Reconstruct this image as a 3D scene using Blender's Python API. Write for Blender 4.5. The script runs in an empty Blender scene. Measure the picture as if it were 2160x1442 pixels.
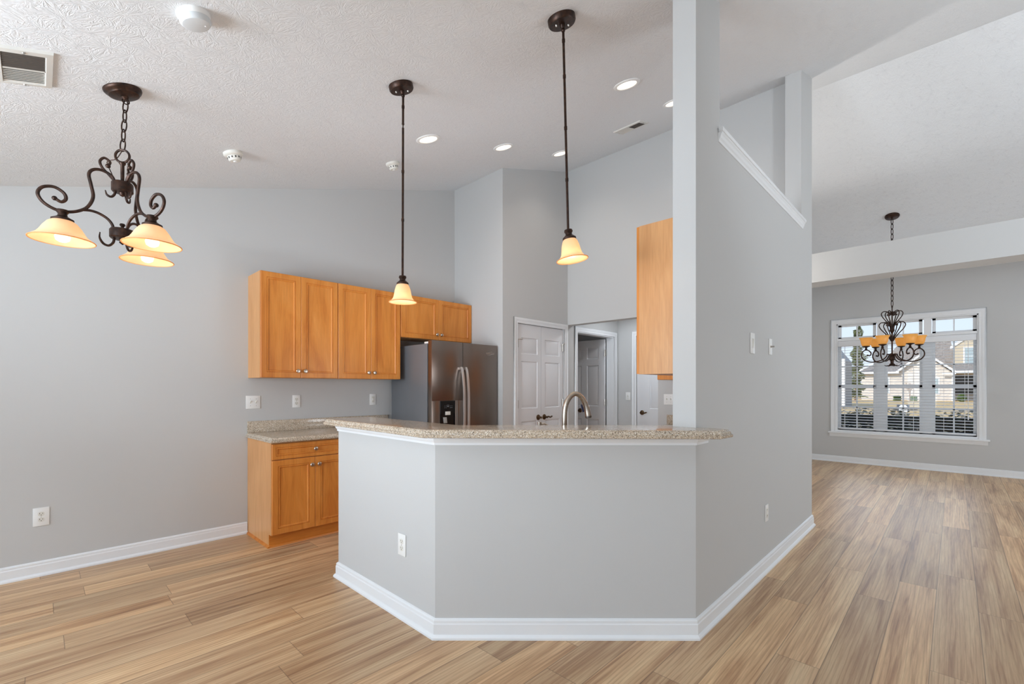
import bpy, bmesh, math, random
from mathutils import Vector, Matrix

# ------------------------------------------------------------------ camera, world, lights, exposure
sc = bpy.context.scene
COL = sc.collection
YAW = math.radians(44.03)
CS, SN = math.cos(YAW), math.sin(YAW)
cam = bpy.data.cameras.new('camera')
cam.sensor_width = 36.0
cam.lens = 36.0 * 966 / 2160
cam.shift_y = 95 / 2160
cam.clip_start = 0.05
cam.clip_end = 500
camo = bpy.data.objects.new('camera', cam)
COL.objects.link(camo)
camo.location = (0, 0, 1.29)
camo.rotation_euler = (math.radians(90), 0, YAW)
sc.camera = camo

vs = sc.view_settings
vs.view_transform = 'Standard'
vs.look = 'None'
vs.gamma = 1
vs.use_curve_mapping = False
vs.exposure = 0.36
sc.cycles.max_bounces = 9
sc.cycles.diffuse_bounces = 5
sc.cycles.transparent_max_bounces = 24
sc.cycles.sample_clamp_indirect = 6

def lamp(name, kind, loc, energy, color, rot=(0, 0, 0), **kw):
    l = bpy.data.lights.new(name, kind)
    l.energy = energy
    l.color = color
    for k, v in kw.items():
        setattr(l, k, v)
    o = bpy.data.objects.new(name, l)
    o.location = loc
    o.rotation_euler = rot
    COL.objects.link(o)
    return o

w = bpy.data.worlds.new('sky')
sc.world = w
w.use_nodes = True
nt = w.node_tree
bg = nt.nodes['Background']
tc = nt.nodes.new('ShaderNodeTexCoord')
sep = nt.nodes.new('ShaderNodeSeparateXYZ')
ramp = nt.nodes.new('ShaderNodeValToRGB')
nt.links.new(tc.outputs['Generated'], sep.inputs[0])
nt.links.new(sep.outputs['Z'], ramp.inputs[0])
nt.links.new(ramp.outputs[0], bg.inputs[0])
ramp.color_ramp.elements[0].position = 0.0
ramp.color_ramp.elements[0].color = (0.82, 0.90, 1.0, 1)
ramp.color_ramp.elements[1].position = 0.6
ramp.color_ramp.elements[1].color = (0.42, 0.62, 0.98, 1)
bg.inputs[1].default_value = 0.92

lamp('sun', 'SUN', (0, -5, 20), 2.9, (1.0, 0.96, 0.90), (math.radians(52), 0, math.radians(-24)), angle=0.02)
DAY = (0.80, 0.90, 1.0)
# daylight entering by the glazed doors and windows behind the camera and at the front
lamp('patio_door_daylight', 'AREA', (-2.4, -4.45, 1.45), 108, (0.70, 0.85, 1.0), (math.radians(99), 0, 0), shape='RECTANGLE', size=3.8, size_y=2.1)
lamp('rear_window_daylight', 'AREA', (2.4, -4.45, 1.35), 44, (0.76, 0.88, 1.0), (math.radians(94), 0, 0), shape='RECTANGLE', size=2.6, size_y=1.9)
lamp('side_fill_lamp', 'AREA', (3.90, 5.4, 1.6), 95, (0.80, 0.90, 1.0), (math.radians(104), 0, math.radians(90)), shape='RECTANGLE', size=3.4, size_y=1.7)  # added fill from the living room side, no window in that wall
lamp('front_window_daylight', 'AREA', (-0.61, 9.57, 1.45), 12, (0.70, 0.85, 1.0), (math.radians(90), 0, math.radians(180)), shape='RECTANGLE', size=1.7, size_y=1.8)
# unseen fill lamps added to brighten the room: two bounced off the ceiling (beside the camera, in the kitchen), one aimed up at the far slope
lamp('ceiling_fill_lamp', 'AREA', (-2.1, -1.9, 1.45), 54, (0.80, 0.90, 1.0), (math.radians(130), 0, math.radians(6)), shape='DISK', size=1.3, spread=math.radians(130))
lamp('kitchen_up_fill_lamp', 'AREA', (-3.0, 2.1, 1.30), 7, (0.86, 0.93, 1.0), (math.radians(172), 0, math.radians(20)), shape='DISK', size=0.6)
lamp('kitchen_side_fill_lamp', 'AREA', (-1.55, 3.0, 1.40), 5, (0.88, 0.94, 1.0), (math.radians(88), 0, math.radians(90)), shape='DISK', size=0.6)  # added fill aimed across the kitchen at the pantry doors
lamp('hall_fill_lamp', 'AREA', (-2.95, 5.5, 2.42), 6, (0.90, 0.95, 1.0), (0, 0, 0), shape='DISK', size=0.2)  # unseen lamp added to brighten the hall
lamp('foyer_light', 'POINT', (-2.00, 5.565, 2.42), 26, (1.0, 0.95, 0.90), shadow_soft_size=0.07)
lamp('slope_fill_lamp', 'AREA', (1.3, 1.2, 1.70), 21, (0.84, 0.92, 1.0), (math.radians(122), 0, 0), shape='DISK', size=0.4, spread=math.radians(110))

# ------------------------------------------------------------------ mesh helpers
random.seed(7)
V = Vector
ORIG = {}

def smoothstep(a, b, x):
    t = max(0, min(1, (x - a) / (b - a)))
    return t * t * (3 - 2 * t)

def spline(pts, n=6):
    """Catmull-Rom through pts"""
    P = [V(p) for p in pts]
    P = [P[0] * 2 - P[1]] + P + [P[-1] * 2 - P[-2]]
    out = []
    for i in range(1, len(P) - 2):
        a, b, c, d = P[i - 1], P[i], P[i + 1], P[i + 2]
        for k in range(n):
            t = k / n
            out.append(0.5 * ((2 * b) + (c - a) * t + (2 * a - 5 * b + 4 * c - d) * t * t + (3 * b - a - 3 * c + d) * t ** 3))
    out.append(P[-2])
    return out

def basis(n):
    n = V(n).normalized()
    a = V((0, 0, 1)) if abs(n.z) < 0.95 else V((1, 0, 0))
    u = a.cross(n).normalized()
    v = n.cross(u).normalized()
    return u, v, n

class MB:
    def __init__(s):
        s.bm = bmesh.new()

    def poly(s, pts):
        vs_ = [s.bm.verts.new(p) for p in pts]
        return s.bm.faces.new(vs_)

    def box(s, x0, x1, y0, y1, z0, z1, bev=0.0, seg=2):
        return s.mbox(lambda u, v, d: V((u, v, d)), x0, x1, y0, y1, z0, z1, bev, seg)

    def mbox(s, M, u0, u1, v0, v1, d0, d1, bev=0.0, seg=2):
        c = [s.bm.verts.new(M(u, v, d)) for d in (d0, d1) for v in (v0, v1) for u in (u0, u1)]
        F = [(0, 2, 3, 1), (4, 5, 7, 6), (0, 1, 5, 4), (2, 6, 7, 3), (0, 4, 6, 2), (1, 3, 7, 5)]
        fs = [s.bm.faces.new([c[i] for i in f]) for f in F]
        if bev:
            es = list({e for f in fs for e in f.edges})
            bmesh.ops.bevel(s.bm, geom=es, offset=bev, segments=seg, profile=0.5, affect='EDGES')
        return s

    def prism(s, poly, axis, a0, a1):
        """extrude a 2D polygon along axis ('x': poly is (y,z); 'y': (x,z); 'z': (x,y))"""
        def pt(p, a):
            return {'x': (a, p[0], p[1]), 'y': (p[0], a, p[1]), 'z': (p[0], p[1], a)}[axis]
        A = [s.bm.verts.new(pt(p, a0)) for p in poly]
        B = [s.bm.verts.new(pt(p, a1)) for p in poly]
        s.bm.faces.new(A)
        s.bm.faces.new(B[::-1])
        n = len(poly)
        for i in range(n):
            s.bm.faces.new([A[i], B[i], B[(i + 1) % n], A[(i + 1) % n]])
        return s

    def loft(s, rings, cap0=True, cap1=True, closed=True):
        R = [[s.bm.verts.new(p) for p in r] for r in rings]
        n = len(R[0])
        m = n if closed else n - 1
        for a, b in zip(R, R[1:]):
            for i in range(m):
                try:
                    s.bm.faces.new([a[i], a[(i + 1) % n], b[(i + 1) % n], b[i]])
                except ValueError:
                    pass
        if cap0:
            s.bm.faces.new(R[0][::-1])
        if cap1:
            s.bm.faces.new(R[-1])
        return s

    def tube(s, pts, r, n=8, cap=True):
        P = [V(p) for p in pts]
        rr = r if isinstance(r, (list, tuple)) else [r] * len(P)
        t0 = (P[1] - P[0]).normalized()
        u, v, _ = basis(t0)
        rings = []
        for i, p in enumerate(P):
            t = (P[min(i + 1, len(P) - 1)] - P[max(i - 1, 0)]).normalized()
            u = (u - t * u.dot(t)).normalized()
            v = t.cross(u)
            rings.append([p + (u * math.cos(2 * math.pi * k / n) + v * math.sin(2 * math.pi * k / n)) * rr[i] for k in range(n)])
        return s.loft(rings, cap, cap)

    def cyl(s, p0, p1, r, n=16):
        return s.tube([p0, p1], r, n)

    def lathe(s, prof, org, axis=(0, 0, 1), n=32, cap0=True, cap1=True):
        """prof: list of (radius, height along axis)"""
        u, v, a = basis(axis)
        o = V(org)
        rings = [[o + a * h + (u * math.cos(2 * math.pi * k / n) + v * math.sin(2 * math.pi * k / n)) * max(r, 1e-4) for k in range(n)] for r, h in prof]
        return s.loft(rings, cap0, cap1)

    def ball(s, c, r, n=12, squash=1.0, axis=(0, 0, 1)):
        m = n // 2 + 1
        return s.lathe([(r * math.sin(math.pi * i / m), -r * squash * math.cos(math.pi * i / m)) for i in range(m + 1)], c, axis, n)

    def torus(s, c, R, r, axis, n=20, m=8, stretch=None):
        u, v, a = basis(axis)
        P = []
        for k in range(n):
            t = 2 * math.pi * k / n
            d = u * math.cos(t) + v * math.sin(t)
            p = V(c) + u * math.cos(t) * R + v * math.sin(t) * (stretch or R)
            P.append([p + d * r * math.cos(2 * math.pi * j / m) + a * r * math.sin(2 * math.pi * j / m) for j in range(m)])
        return s.loft(P + [P[0]], False, False)

    def build(s, name, mat, parent=None, smooth=True, ang=35, recalc=True):
        bm = s.bm
        bmesh.ops.remove_doubles(bm, verts=bm.verts, dist=1e-6)
        if recalc:
            bmesh.ops.recalc_face_normals(bm, faces=bm.faces)
        o0 = ORIG.get(parent.name, V((0, 0, 0))) if parent else None
        if o0 is None:
            # a top-level mesh: put its origin at the middle of its underside
            xs = [v.co for v in bm.verts]
            o0 = V(((min(p.x for p in xs) + max(p.x for p in xs)) / 2, (min(p.y for p in xs) + max(p.y for p in xs)) / 2, min(p.z for p in xs)))
        bmesh.ops.translate(bm, verts=bm.verts, vec=-o0)
        if smooth:
            for f in bm.faces:
                f.smooth = True
            lim = math.radians(ang)
            for e in bm.edges:
                if len(e.link_faces) == 2 and e.calc_face_angle(0) > lim:
                    e.smooth = False
        me = bpy.data.meshes.new(name)
        bm.to_mesh(me)
        bm.free()
        me.materials.append(mat)
        o = bpy.data.objects.new(name, me)
        COL.objects.link(o)
        if parent:
            o.parent = parent
        else:
            o.location = o0
        ORIG[o.name] = o0.copy()
        return o

def thing(name, label, cat, loc, group=None):
    o = bpy.data.objects.new(name, None)
    o.empty_display_size = 0.1
    COL.objects.link(o)
    o.location = loc
    ORIG[o.name] = V(loc)
    return tag(o, label, cat, group)

def tag(o, label, cat, group=None, kind=None):
    o['label'] = label
    o['category'] = cat
    if group:
        o['group'] = group
    if kind:
        o['kind'] = kind
    return o

def struct(o):
    o['kind'] = 'structure'
    return o

def struct_root(name, loc):
    o = bpy.data.objects.new(name, None)
    COL.objects.link(o)
    o.location = loc
    ORIG[o.name] = V(loc)
    o['kind'] = 'structure'
    return o

def copy_thing(root, loc, label):
    def cp(o, par):
        c = o.copy()
        COL.objects.link(c)
        if par:
            c.parent = par
        for ch in list(o.children):
            cp(ch, c)
        return c
    r = cp(root, None)
    r.location = loc
    r['label'] = label
    return r

# ------------------------------------------------------------------ materials
def lin(r, g, b):
    f = lambda c: (c / 255) / 12.92 if c / 255 <= 0.04045 else ((c / 255 + 0.055) / 1.055) ** 2.4
    return (f(r), f(g), f(b), 1)

class NT:
    def __init__(s, name):
        s.m = bpy.data.materials.new(name)
        s.m.use_nodes = True
        s.t = s.m.node_tree
        s.bsdf = s.t.nodes['Principled BSDF']
        s.out = s.t.nodes['Material Output']
        s.coord = None

    def n(s, typ, **kw):
        nd = s.t.nodes.new('ShaderNode' + typ)
        for k, v in kw.items():
            if isinstance(k, str) and hasattr(nd, k):
                setattr(nd, k, v)
        return nd

    def L(s, a, b):
        s.t.links.new(a, b)

    def P(s):
        if s.coord is None:
            g = s.n('NewGeometry')
            s.coord = g.outputs['Position']
        return s.coord

    def math(s, op, a, b=None, c=None):
        nd = s.n('Math', operation=op)
        for i, x in enumerate((a, b, c)):
            if x is None:
                continue
            if isinstance(x, (int, float)):
                nd.inputs[i].default_value = x
            else:
                s.L(x, nd.inputs[i])
        return nd.outputs[0]

    def noise(s, vec, scale, detail=2, rough=0.5, dist=0.0):
        nd = s.n('TexNoise')
        nd.inputs['Scale'].default_value = scale
        nd.inputs['Detail'].default_value = detail
        nd.inputs['Roughness'].default_value = rough
        nd.inputs['Distortion'].default_value = dist
        s.L(vec, nd.inputs['Vector'])
        return nd.outputs['Fac']

    def scale(s, vec, sx, sy, sz):
        nd = s.n('Mapping')
        nd.inputs['Scale'].default_value = (sx, sy, sz)
        s.L(vec, nd.inputs['Vector'])
        return nd.outputs[0]

    def ramp(s, fac, stops):
        nd = s.n('ValToRGB')
        e = nd.color_ramp.elements
        while len(e) < len(stops):
            e.new(0.5)
        for x, (p, c) in zip(e, stops):
            x.position = p
            x.color = c
        s.L(fac, nd.inputs[0])
        return nd.outputs[0]

    def mix(s, fac, a, b, blend='MIX'):
        nd = s.n('MixRGB', blend_type=blend)
        for i, x in enumerate((fac, a, b)):
            if isinstance(x, (int, float)):
                nd.inputs[i].default_value = x
            elif isinstance(x, tuple):
                nd.inputs[i].default_value = x
            else:
                s.L(x, nd.inputs[i])
        return nd.outputs[0]

    def bump(s, h, strength, dist=0.01):
        nd = s.n('Bump')
        nd.inputs['Strength'].default_value = strength
        nd.inputs['Distance'].default_value = dist
        s.L(h, nd.inputs['Height'])
        s.L(nd.outputs[0], s.bsdf.inputs['Normal'])

    def set(s, **kw):
        for k, v in kw.items():
            i = s.bsdf.inputs[k.replace('_', ' ')]
            if hasattr(v, 'is_linked') or hasattr(v, 'links'):
                s.L(v, i)
            else:
                i.default_value = v
        return s

def plain(name, col, rough=0.5, metal=0.0, spec=0.5):
    t = NT(name)
    t.set(Base_Color=col, Roughness=rough, Metallic=metal)
    t.bsdf.inputs['Specular IOR Level'].default_value = spec
    # faint unevenness so no surface is perfectly uniform
    nz = t.noise(t.P(), 9.0, 2)
    r = t.n('MapRange')
    t.L(nz, r.inputs[0])
    r.inputs[3].default_value = max(0.02, rough - 0.04)
    r.inputs[4].default_value = min(1, rough + 0.04)
    t.L(r.outputs[0], t.bsdf.inputs['Roughness'])
    return t.m

def wall_paint(name, col):
    t = NT(name)
    t.set(Base_Color=col, Roughness=0.6)
    t.bsdf.inputs['Specular IOR Level'].default_value = 0.25
    t.bump(t.noise(t.P(), 260, 2), 0.06, 0.002)
    return t.m

M_WALL = wall_paint('grey_wall_paint', lin(200, 200, 199))
M_TRIM = plain('white_trim_paint', lin(236, 238, 240), 0.35)
M_DOOR = plain('white_door_paint', lin(226, 226, 228), 0.4)
M_BLIND = plain('white_blind', lin(238, 240, 243), 0.45)
M_PLATE = plain('white_plastic', lin(240, 240, 238), 0.35)
M_IVORY = plain('off_white_plastic', lin(228, 226, 218), 0.4)
M_DARK = plain('black_plastic', lin(14, 14, 16), 0.25)
M_SLOT = plain('slot_dark', lin(40, 38, 36), 0.7)
M_NICKEL = plain('brushed_nickel', lin(196, 186, 174), 0.28, 1.0)
M_CHROME = plain('hinge_metal', lin(190, 184, 176), 0.3, 1.0)
M_BRASS = plain('aged_bronze_lever', lin(104, 82, 62), 0.35, 1.0)
M_FSIDE = plain('fridge_grey_side', lin(122, 124, 128), 0.38, 0.3)
M_GREYVENT = plain('vent_enamel', lin(214, 212, 206), 0.5)
M_VENTDARK = plain('vent_shadow_slats', lin(80, 73, 67), 0.6)  # darker louvre copy: shade of the angled slats put into the colour
M_BLUE = plain('navy_button', lin(18, 24, 56), 0.3)

def bronze():
    t = NT('oil_rubbed_bronze')
    nz = t.noise(t.P(), 55, 3)
    t.set(Base_Color=t.ramp(nz, [(0.3, lin(40, 30, 26)), (0.75, lin(76, 52, 40))]), Roughness=0.42, Metallic=0.65)
    return t.m
M_BRONZE = bronze()

def ceiling_mat():
    t = NT('stomped_ceiling_texture')
    P = t.P()
    wob = t.n('TexNoise')
    wob.inputs['Scale'].default_value = 5.0
    t.L(P, wob.inputs['Vector'])
    add = t.n('VectorMath', operation='MULTIPLY_ADD')
    t.L(wob.outputs['Color'], add.inputs[0])
    add.inputs[1].default_value = (0.10, 0.10, 0.0)
    t.L(P, add.inputs[2])
    hs = None
    for sc_, off in ((8.0, 0.0), (9.5, 3.7)):
        mp = t.n('Mapping')
        mp.inputs['Location'].default_value = (off, off * 1.7, 0)
        mp.inputs['Scale'].default_value = (1, 1, 0)
        t.L(add.outputs[0], mp.inputs['Vector'])
        vo = t.n('TexVoronoi')
        vo.inputs['Scale'].default_value = sc_
        t.L(mp.outputs[0], vo.inputs['Vector'])
        df = t.n('VectorMath', operation='SUBTRACT')
        sp = t.n('VectorMath', operation='SCALE')
        t.L(mp.outputs[0], df.inputs[0])
        t.L(vo.outputs['Position'], df.inputs[1])
        sx = t.n('SeparateXYZ')
        t.L(df.outputs[0], sx.inputs[0])
        ang = t.math('ARCTAN2', sx.outputs[1], sx.outputs[0])
        cb = t.n('CombineXYZ')
        t.L(t.math('MULTIPLY', ang, 5.0), cb.inputs[0])
        t.L(t.math('MULTIPLY', vo.outputs['Distance'], 2.0), cb.inputs[1])
        sc3 = t.n('SeparateColor')
        t.L(vo.outputs['Color'], sc3.inputs[0])
        t.L(t.math('MULTIPLY', sc3.outputs[0], 30.0), cb.inputs[2])
        st = t.noise(cb.outputs[0], 1.5, 2, 0.55)
        st = t.math('SMOOTH_MIN', st, 0.62, 0.08)
        env = t.n('MapRange')
        t.L(vo.outputs['Distance'], env.inputs[0])
        env.inputs[1].default_value = 0.04
        env.inputs[2].default_value = 0.2
        hh = t.math('MULTIPLY', st, env.outputs[0])
        hs = hh if hs is None else t.math('MAXIMUM', hs, hh)
    t.set(Base_Color=lin(229, 231, 233), Roughness=0.85)
    t.bsdf.inputs['Specular IOR Level'].default_value = 0.15
    t.bump(hs, 0.5, 0.010)
    return t.m
M_CEIL = ceiling_mat()

def floor_mat():
    t = NT('oak_plank_floor')
    P = t.P()
    sx = t.n('SeparateXYZ')
    t.L(P, sx.inputs[0])
    W_, L_ = 0.1805, 1.51
    xs = t.math('DIVIDE', t.math('ADD', sx.outputs[0], 0.0825), W_)
    row = t.math('FLOOR', xs)
    fx = t.math('FRACT', xs)
    wn = t.n('TexWhiteNoise', noise_dimensions='1D')
    t.L(t.math('ADD', row, 11.3), wn.inputs['W'])
    ys = t.math('ADD', t.math('DIVIDE', sx.outputs[1], L_), wn.outputs['Value'])
    pid = t.math('FLOOR', ys)
    fy = t.math('FRACT', ys)
    cb = t.n('CombineXYZ')
    t.L(row, cb.inputs[0])
    t.L(pid, cb.inputs[1])
    w2 = t.n('TexWhiteNoise', noise_dimensions='3D')
    t.L(cb.outputs[0], w2.inputs['Vector'])
    rnd = w2.outputs['Value']
    # grain coordinates, shifted per plank
    g = t.n('CombineXYZ')
    t.L(sx.outputs[0], g.inputs[0])
    t.L(sx.outputs[1], g.inputs[1])
    t.L(t.math('MULTIPLY', rnd, 37.0), g.inputs[2])
    broad = t.noise(t.scale(g.outputs[0], 15, 0.75, 1), 1.0, 3, 0.55, 0.7)
    streak = t.noise(t.scale(g.outputs[0], 44, 1.5, 1), 1.0, 4, 0.6, 1.0)
    fine = t.noise(t.scale(g.outputs[0], 210, 7, 1), 1.0, 2, 0.6, 0.3)
    wv = t.n('TexWave', wave_type='BANDS', bands_direction='X')
    wv.inputs['Scale'].default_value = 1.0
    wv.inputs['Distortion'].default_value = 5.5
    wv.inputs['Detail'].default_value = 2.0
    wv.inputs['Detail Scale'].default_value = 0.9
    t.L(t.scale(g.outputs[0], 17, 1.5, 1), wv.inputs['Vector'])
    f1 = t.math('ADD', t.math('MULTIPLY', broad, 0.62), t.math('MULTIPLY', streak, 0.38))
    c1 = t.ramp(f1, [(0.29, lin(140, 101, 72)), (0.40, lin(186, 147, 111)), (0.51, lin(214, 179, 140)), (0.64, lin(232, 203, 163)), (0.75, lin(236, 211, 173))])
    light = t.ramp(rnd, [(0.0, (0.76, 0.745, 0.73, 1)), (0.5, (0.92, 0.91, 0.90, 1)), (1.0, (1.10, 1.07, 1.0, 1))])
    c2 = t.mix(1.0, c1, light, 'MULTIPLY')
    knots = t.ramp(wv.outputs['Fac'], [(0.0, (0.80, 0.76, 0.72, 1)), (0.35, (1, 1, 1, 1))])
    c3 = t.mix(0.75, c2, knots, 'MULTIPLY')
    fn = t.ramp(fine, [(0.30, (0.86, 0.83, 0.80, 1)), (0.6, (1.03, 1.03, 1.03, 1))])
    c4 = t.mix(0.8, c3, fn, 'MULTIPLY')
    # joints
    ex = t.math('MINIMUM', fx, t.math('SUBTRACT', 1.0, fx))
    ey = t.math('MINIMUM', fy, t.math('SUBTRACT', 1.0, fy))
    gx = t.math('LESS_THAN', ex, 0.011)
    gy = t.math('LESS_THAN', ey, 0.0011)
    gap = t.math('MAXIMUM', gx, gy)
    c5 = t.mix(t.math('MULTIPLY', gap, 0.5), c4, lin(70, 50, 38))
    t.set(Base_Color=c5)
    rr = t.n('MapRange')
    t.L(streak, rr.inputs[0])
    rr.inputs[3].default_value = 0.34
    rr.inputs[4].default_value = 0.46
    t.L(rr.outputs[0], t.bsdf.inputs['Roughness'])
    t.bsdf.inputs['Specular IOR Level'].default_value = 0.55
    hgt = t.math('SUBTRACT', t.math('MULTIPLY', t.math('ADD', fine, wv.outputs['Fac']), 0.10), gap)
    t.bump(hgt, 0.25, 0.002)
    return t.m
M_FLOOR = floor_mat()

def wood(name, a, b, c, across=0):
    t = NT(name)
    P = t.P()
    if across:   # grain runs along Y
        p1, p2 = t.scale(P, 9, 1.0, 9), t.scale(P, 120, 8, 120)
    else:        # grain runs up the piece
        p1, p2 = t.scale(P, 7, 7, 1.1), t.scale(P, 120, 120, 6)
    n1 = t.noise(p1, 1.0, 4, 0.6, 1.2)
    n2 = t.noise(p2, 1.0, 2, 0.5, 0.2)
    base = t.ramp(n1, [(0.28, a), (0.5, b), (0.75, c)])
    fn = t.ramp(n2, [(0.3, (0.9, 0.88, 0.86, 1)), (0.65, (1.03, 1.03, 1.03, 1))])
    t.set(Base_Color=t.mix(0.8, base, fn, 'MULTIPLY'), Roughness=0.36)
    t.bsdf.inputs['Specular IOR Level'].default_value = 0.4
    return t.m
M_WOOD = wood('honey_maple', lin(198, 116, 46), lin(218, 139, 61), lin(227, 152, 76))
M_WOODH = wood('honey_maple_rails', lin(192, 108, 40), lin(212, 130, 50), lin(222, 144, 64), 1)
M_WOODSIDE = wood('maple_side_daylit', lin(204, 146, 92), lin(214, 158, 104), lin(224, 170, 116))  # paler copy of the same maple, window light put into the colour

def granite():
    t = NT('speckled_solid_surface')
    P = t.P()
    v1 = t.n('TexVoronoi')
    v1.inputs['Scale'].default_value = 330
    t.L(P, v1.inputs['Vector'])
    sc_ = t.n('SeparateColor')
    t.L(v1.outputs['Color'], sc_.inputs[0])
    c = t.ramp(sc_.outputs[0], [(0.0, lin(104, 92, 80)), (0.12, lin(112, 100, 88)), (0.16, lin(176, 158, 136)), (0.55, lin(196, 178, 156)), (0.82, lin(202, 186, 166)), (0.88, lin(232, 224, 210)), (1.0, lin(236, 230, 220))])
    big = t.ramp(t.noise(P, 26, 2), [(0.35, (0.94, 0.93, 0.92, 1)), (0.65, (1.03, 1.03, 1.02, 1))])
    t.set(Base_Color=t.mix(1.0, c, big, 'MULTIPLY'), Roughness=0.13)
    t.bsdf.inputs['Specular IOR Level'].default_value = 0.6
    return t.m
M_GRAN = granite()

def steel():
    t = NT('dark_stainless_steel')
    nz = t.noise(t.scale(t.P(), 40, 40, 1.5), 1.0, 2)
    t.set(Base_Color=lin(138, 126, 118), Metallic=0.95)
    r = t.n('MapRange')
    t.L(nz, r.inputs[0])
    r.inputs[3].default_value = 0.27
    r.inputs[4].default_value = 0.31
    t.L(r.outputs[0], t.bsdf.inputs['Roughness'])
    return t.m
M_STEEL = steel()
M_HANDLE = plain('satin_handle_steel', lin(218, 212, 208), 0.36, 0.85)

def shade_glass(name, col, glow, gcol, mixf=0.55):
    t = NT(name)
    nz = t.noise(t.P(), 14, 3, 0.6, 0.8)
    c = t.mix(nz, tuple(x * 0.8 for x in col[:3]) + (1,), col)
    d = t.n('BsdfDiffuse')
    tr = t.n('BsdfTranslucent')
    gl = t.n('BsdfGlossy')
    gl.inputs['Roughness'].default_value = 0.35
    em = t.n('Emission')
    t.L(c, d.inputs[0])
    t.L(c, tr.inputs[0])
    em.inputs[0].default_value = gcol
    em.inputs[1].default_value = glow
    m1 = t.n('MixShader')
    m1.inputs[0].default_value = mixf
    t.L(d.outputs[0], m1.inputs[1])
    t.L(tr.outputs[0], m1.inputs[2])
    m2 = t.n('MixShader')
    m2.inputs[0].default_value = 0.05
    t.L(m1.outputs[0], m2.inputs[1])
    t.L(gl.outputs[0], m2.inputs[2])
    a = t.n('AddShader')
    t.L(m2.outputs[0], a.inputs[0])
    t.L(em.outputs[0], a.inputs[1])
    t.L(a.outputs[0], t.out.inputs[0])
    return t.m
M_SHADE = shade_glass('cream_lamp_glass', lin(252, 226, 194), 0.13, lin(255, 214, 165))
M_SHADERIM = shade_glass('amber_lamp_glass_rim', lin(236, 182, 124), 0.08, lin(255, 180, 100))
M_AMBER = shade_glass('scavo_amber_glass', lin(248, 206, 126), 0.14, lin(244, 186, 92), 0.6)  # faint glow added for daylight shining through the unlit bowls

def emit(name, col, s):
    t = NT(name)
    e = t.n('Emission')
    e.inputs[0].default_value = col
    e.inputs[1].default_value = s
    t.L(e.outputs[0], t.out.inputs[0])
    return t.m
M_BULB = emit('lit_bulb', lin(255, 226, 178), 3.0)
M_CANLIT = emit('lit_recessed_lens', lin(255, 236, 210), 3.0)

def glass_pane():
    t = NT('window_glass')
    tr = t.n('BsdfTransparent')
    tr.inputs[0].default_value = (0.95, 0.97, 0.98, 1)
    g = t.n('BsdfGlossy')
    g.inputs['Roughness'].default_value = 0.02
    m = t.n('MixShader')
    lw = t.n('Fresnel')
    lw.inputs[0].default_value = 1.35
    t.L(lw.outputs[0], m.inputs[0])
    t.L(tr.outputs[0], m.inputs[1])
    t.L(g.outputs[0], m.inputs[2])
    t.L(m.outputs[0], t.out.inputs[0])
    return t.m
M_GLASS = glass_pane()

def siding(name, col, step=0.16, dark=0.86):
    t = NT(name)
    sx = t.n('SeparateXYZ')
    t.L(t.P(), sx.inputs[0])
    fz = t.math('FRACT', t.math('DIVIDE', sx.outputs[2], step))
    ln = t.math('LESS_THAN', fz, 0.12)
    t.set(Base_Color=t.mix(t.math('MULTIPLY', ln, 1 - dark), col, (0.1, 0.1, 0.1, 1)), Roughness=0.7)
    return t.m

def brick():
    t = NT('pale_brick')
    b = t.n('TexBrick')
    mp = t.n('Mapping')
    mp.inputs['Rotation'].default_value = (math.radians(90), 0, 0)
    t.L(t.P(), mp.inputs['Vector'])
    t.L(mp.outputs[0], b.inputs['Vector'])
    b.inputs['Scale'].default_value = 1.0
    b.inputs['Brick Width'].default_value = 0.22
    b.inputs['Row Height'].default_value = 0.09
    b.inputs['Mortar Size'].default_value = 0.008
    b.inputs['Color1'].default_value = lin(226, 216, 204)
    b.inputs['Color2'].default_value = lin(196, 180, 168)
    b.inputs['Mortar'].default_value = lin(216, 210, 202)
    b.inputs['Bias'].default_value = -0.4
    t.set(Base_Color=b.outputs['Color'], Roughness=0.85)
    return t.m
M_BRICK = brick()
M_SIDING = siding('tan_lap_siding', lin(206, 190, 164))
M_GSIDING = siding('grey_lap_siding', lin(150, 148, 146))

def two_tone(name, a, b, scale, rough=0.85):
    t = NT(name)
    t.set(Base_Color=t.ramp(t.noise(t.P(), scale, 4, 0.65), [(0.35, a), (0.65, b)]), Roughness=rough)
    return t.m
M_SHINGLE = two_tone('grey_brown_shingles', lin(122, 112, 104), lin(160, 148, 138), 6)
M_LAWN = two_tone('dormant_lawn', lin(184, 150, 102), lin(206, 176, 126), 1.2)
M_LEAF = two_tone('hedge_leaf', lin(44, 56, 44), lin(84, 92, 70), 30)
M_LEAFPALE = two_tone('pale_hedge_leaf', lin(196, 180, 150), lin(226, 214, 190), 30)
M_SHRUB = two_tone('clipped_shrub', lin(70, 92, 40), lin(112, 132, 66), 5)
M_EVERGREEN = two_tone('evergreen_foliage', lin(84, 96, 62), lin(140, 142, 96), 4)
M_BARK = two_tone('bare_bark', lin(140, 116, 98), lin(178, 152, 130), 12)
M_WHITEEXT = plain('white_exterior_trim', lin(244, 244, 244), 0.5)
M_EXTGLASS = plain('exterior_window_glass', lin(170, 184, 186), 0.1)
M_DARKGLASS = plain('dark_porch_glass', lin(66, 64, 64), 0.2)

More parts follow.
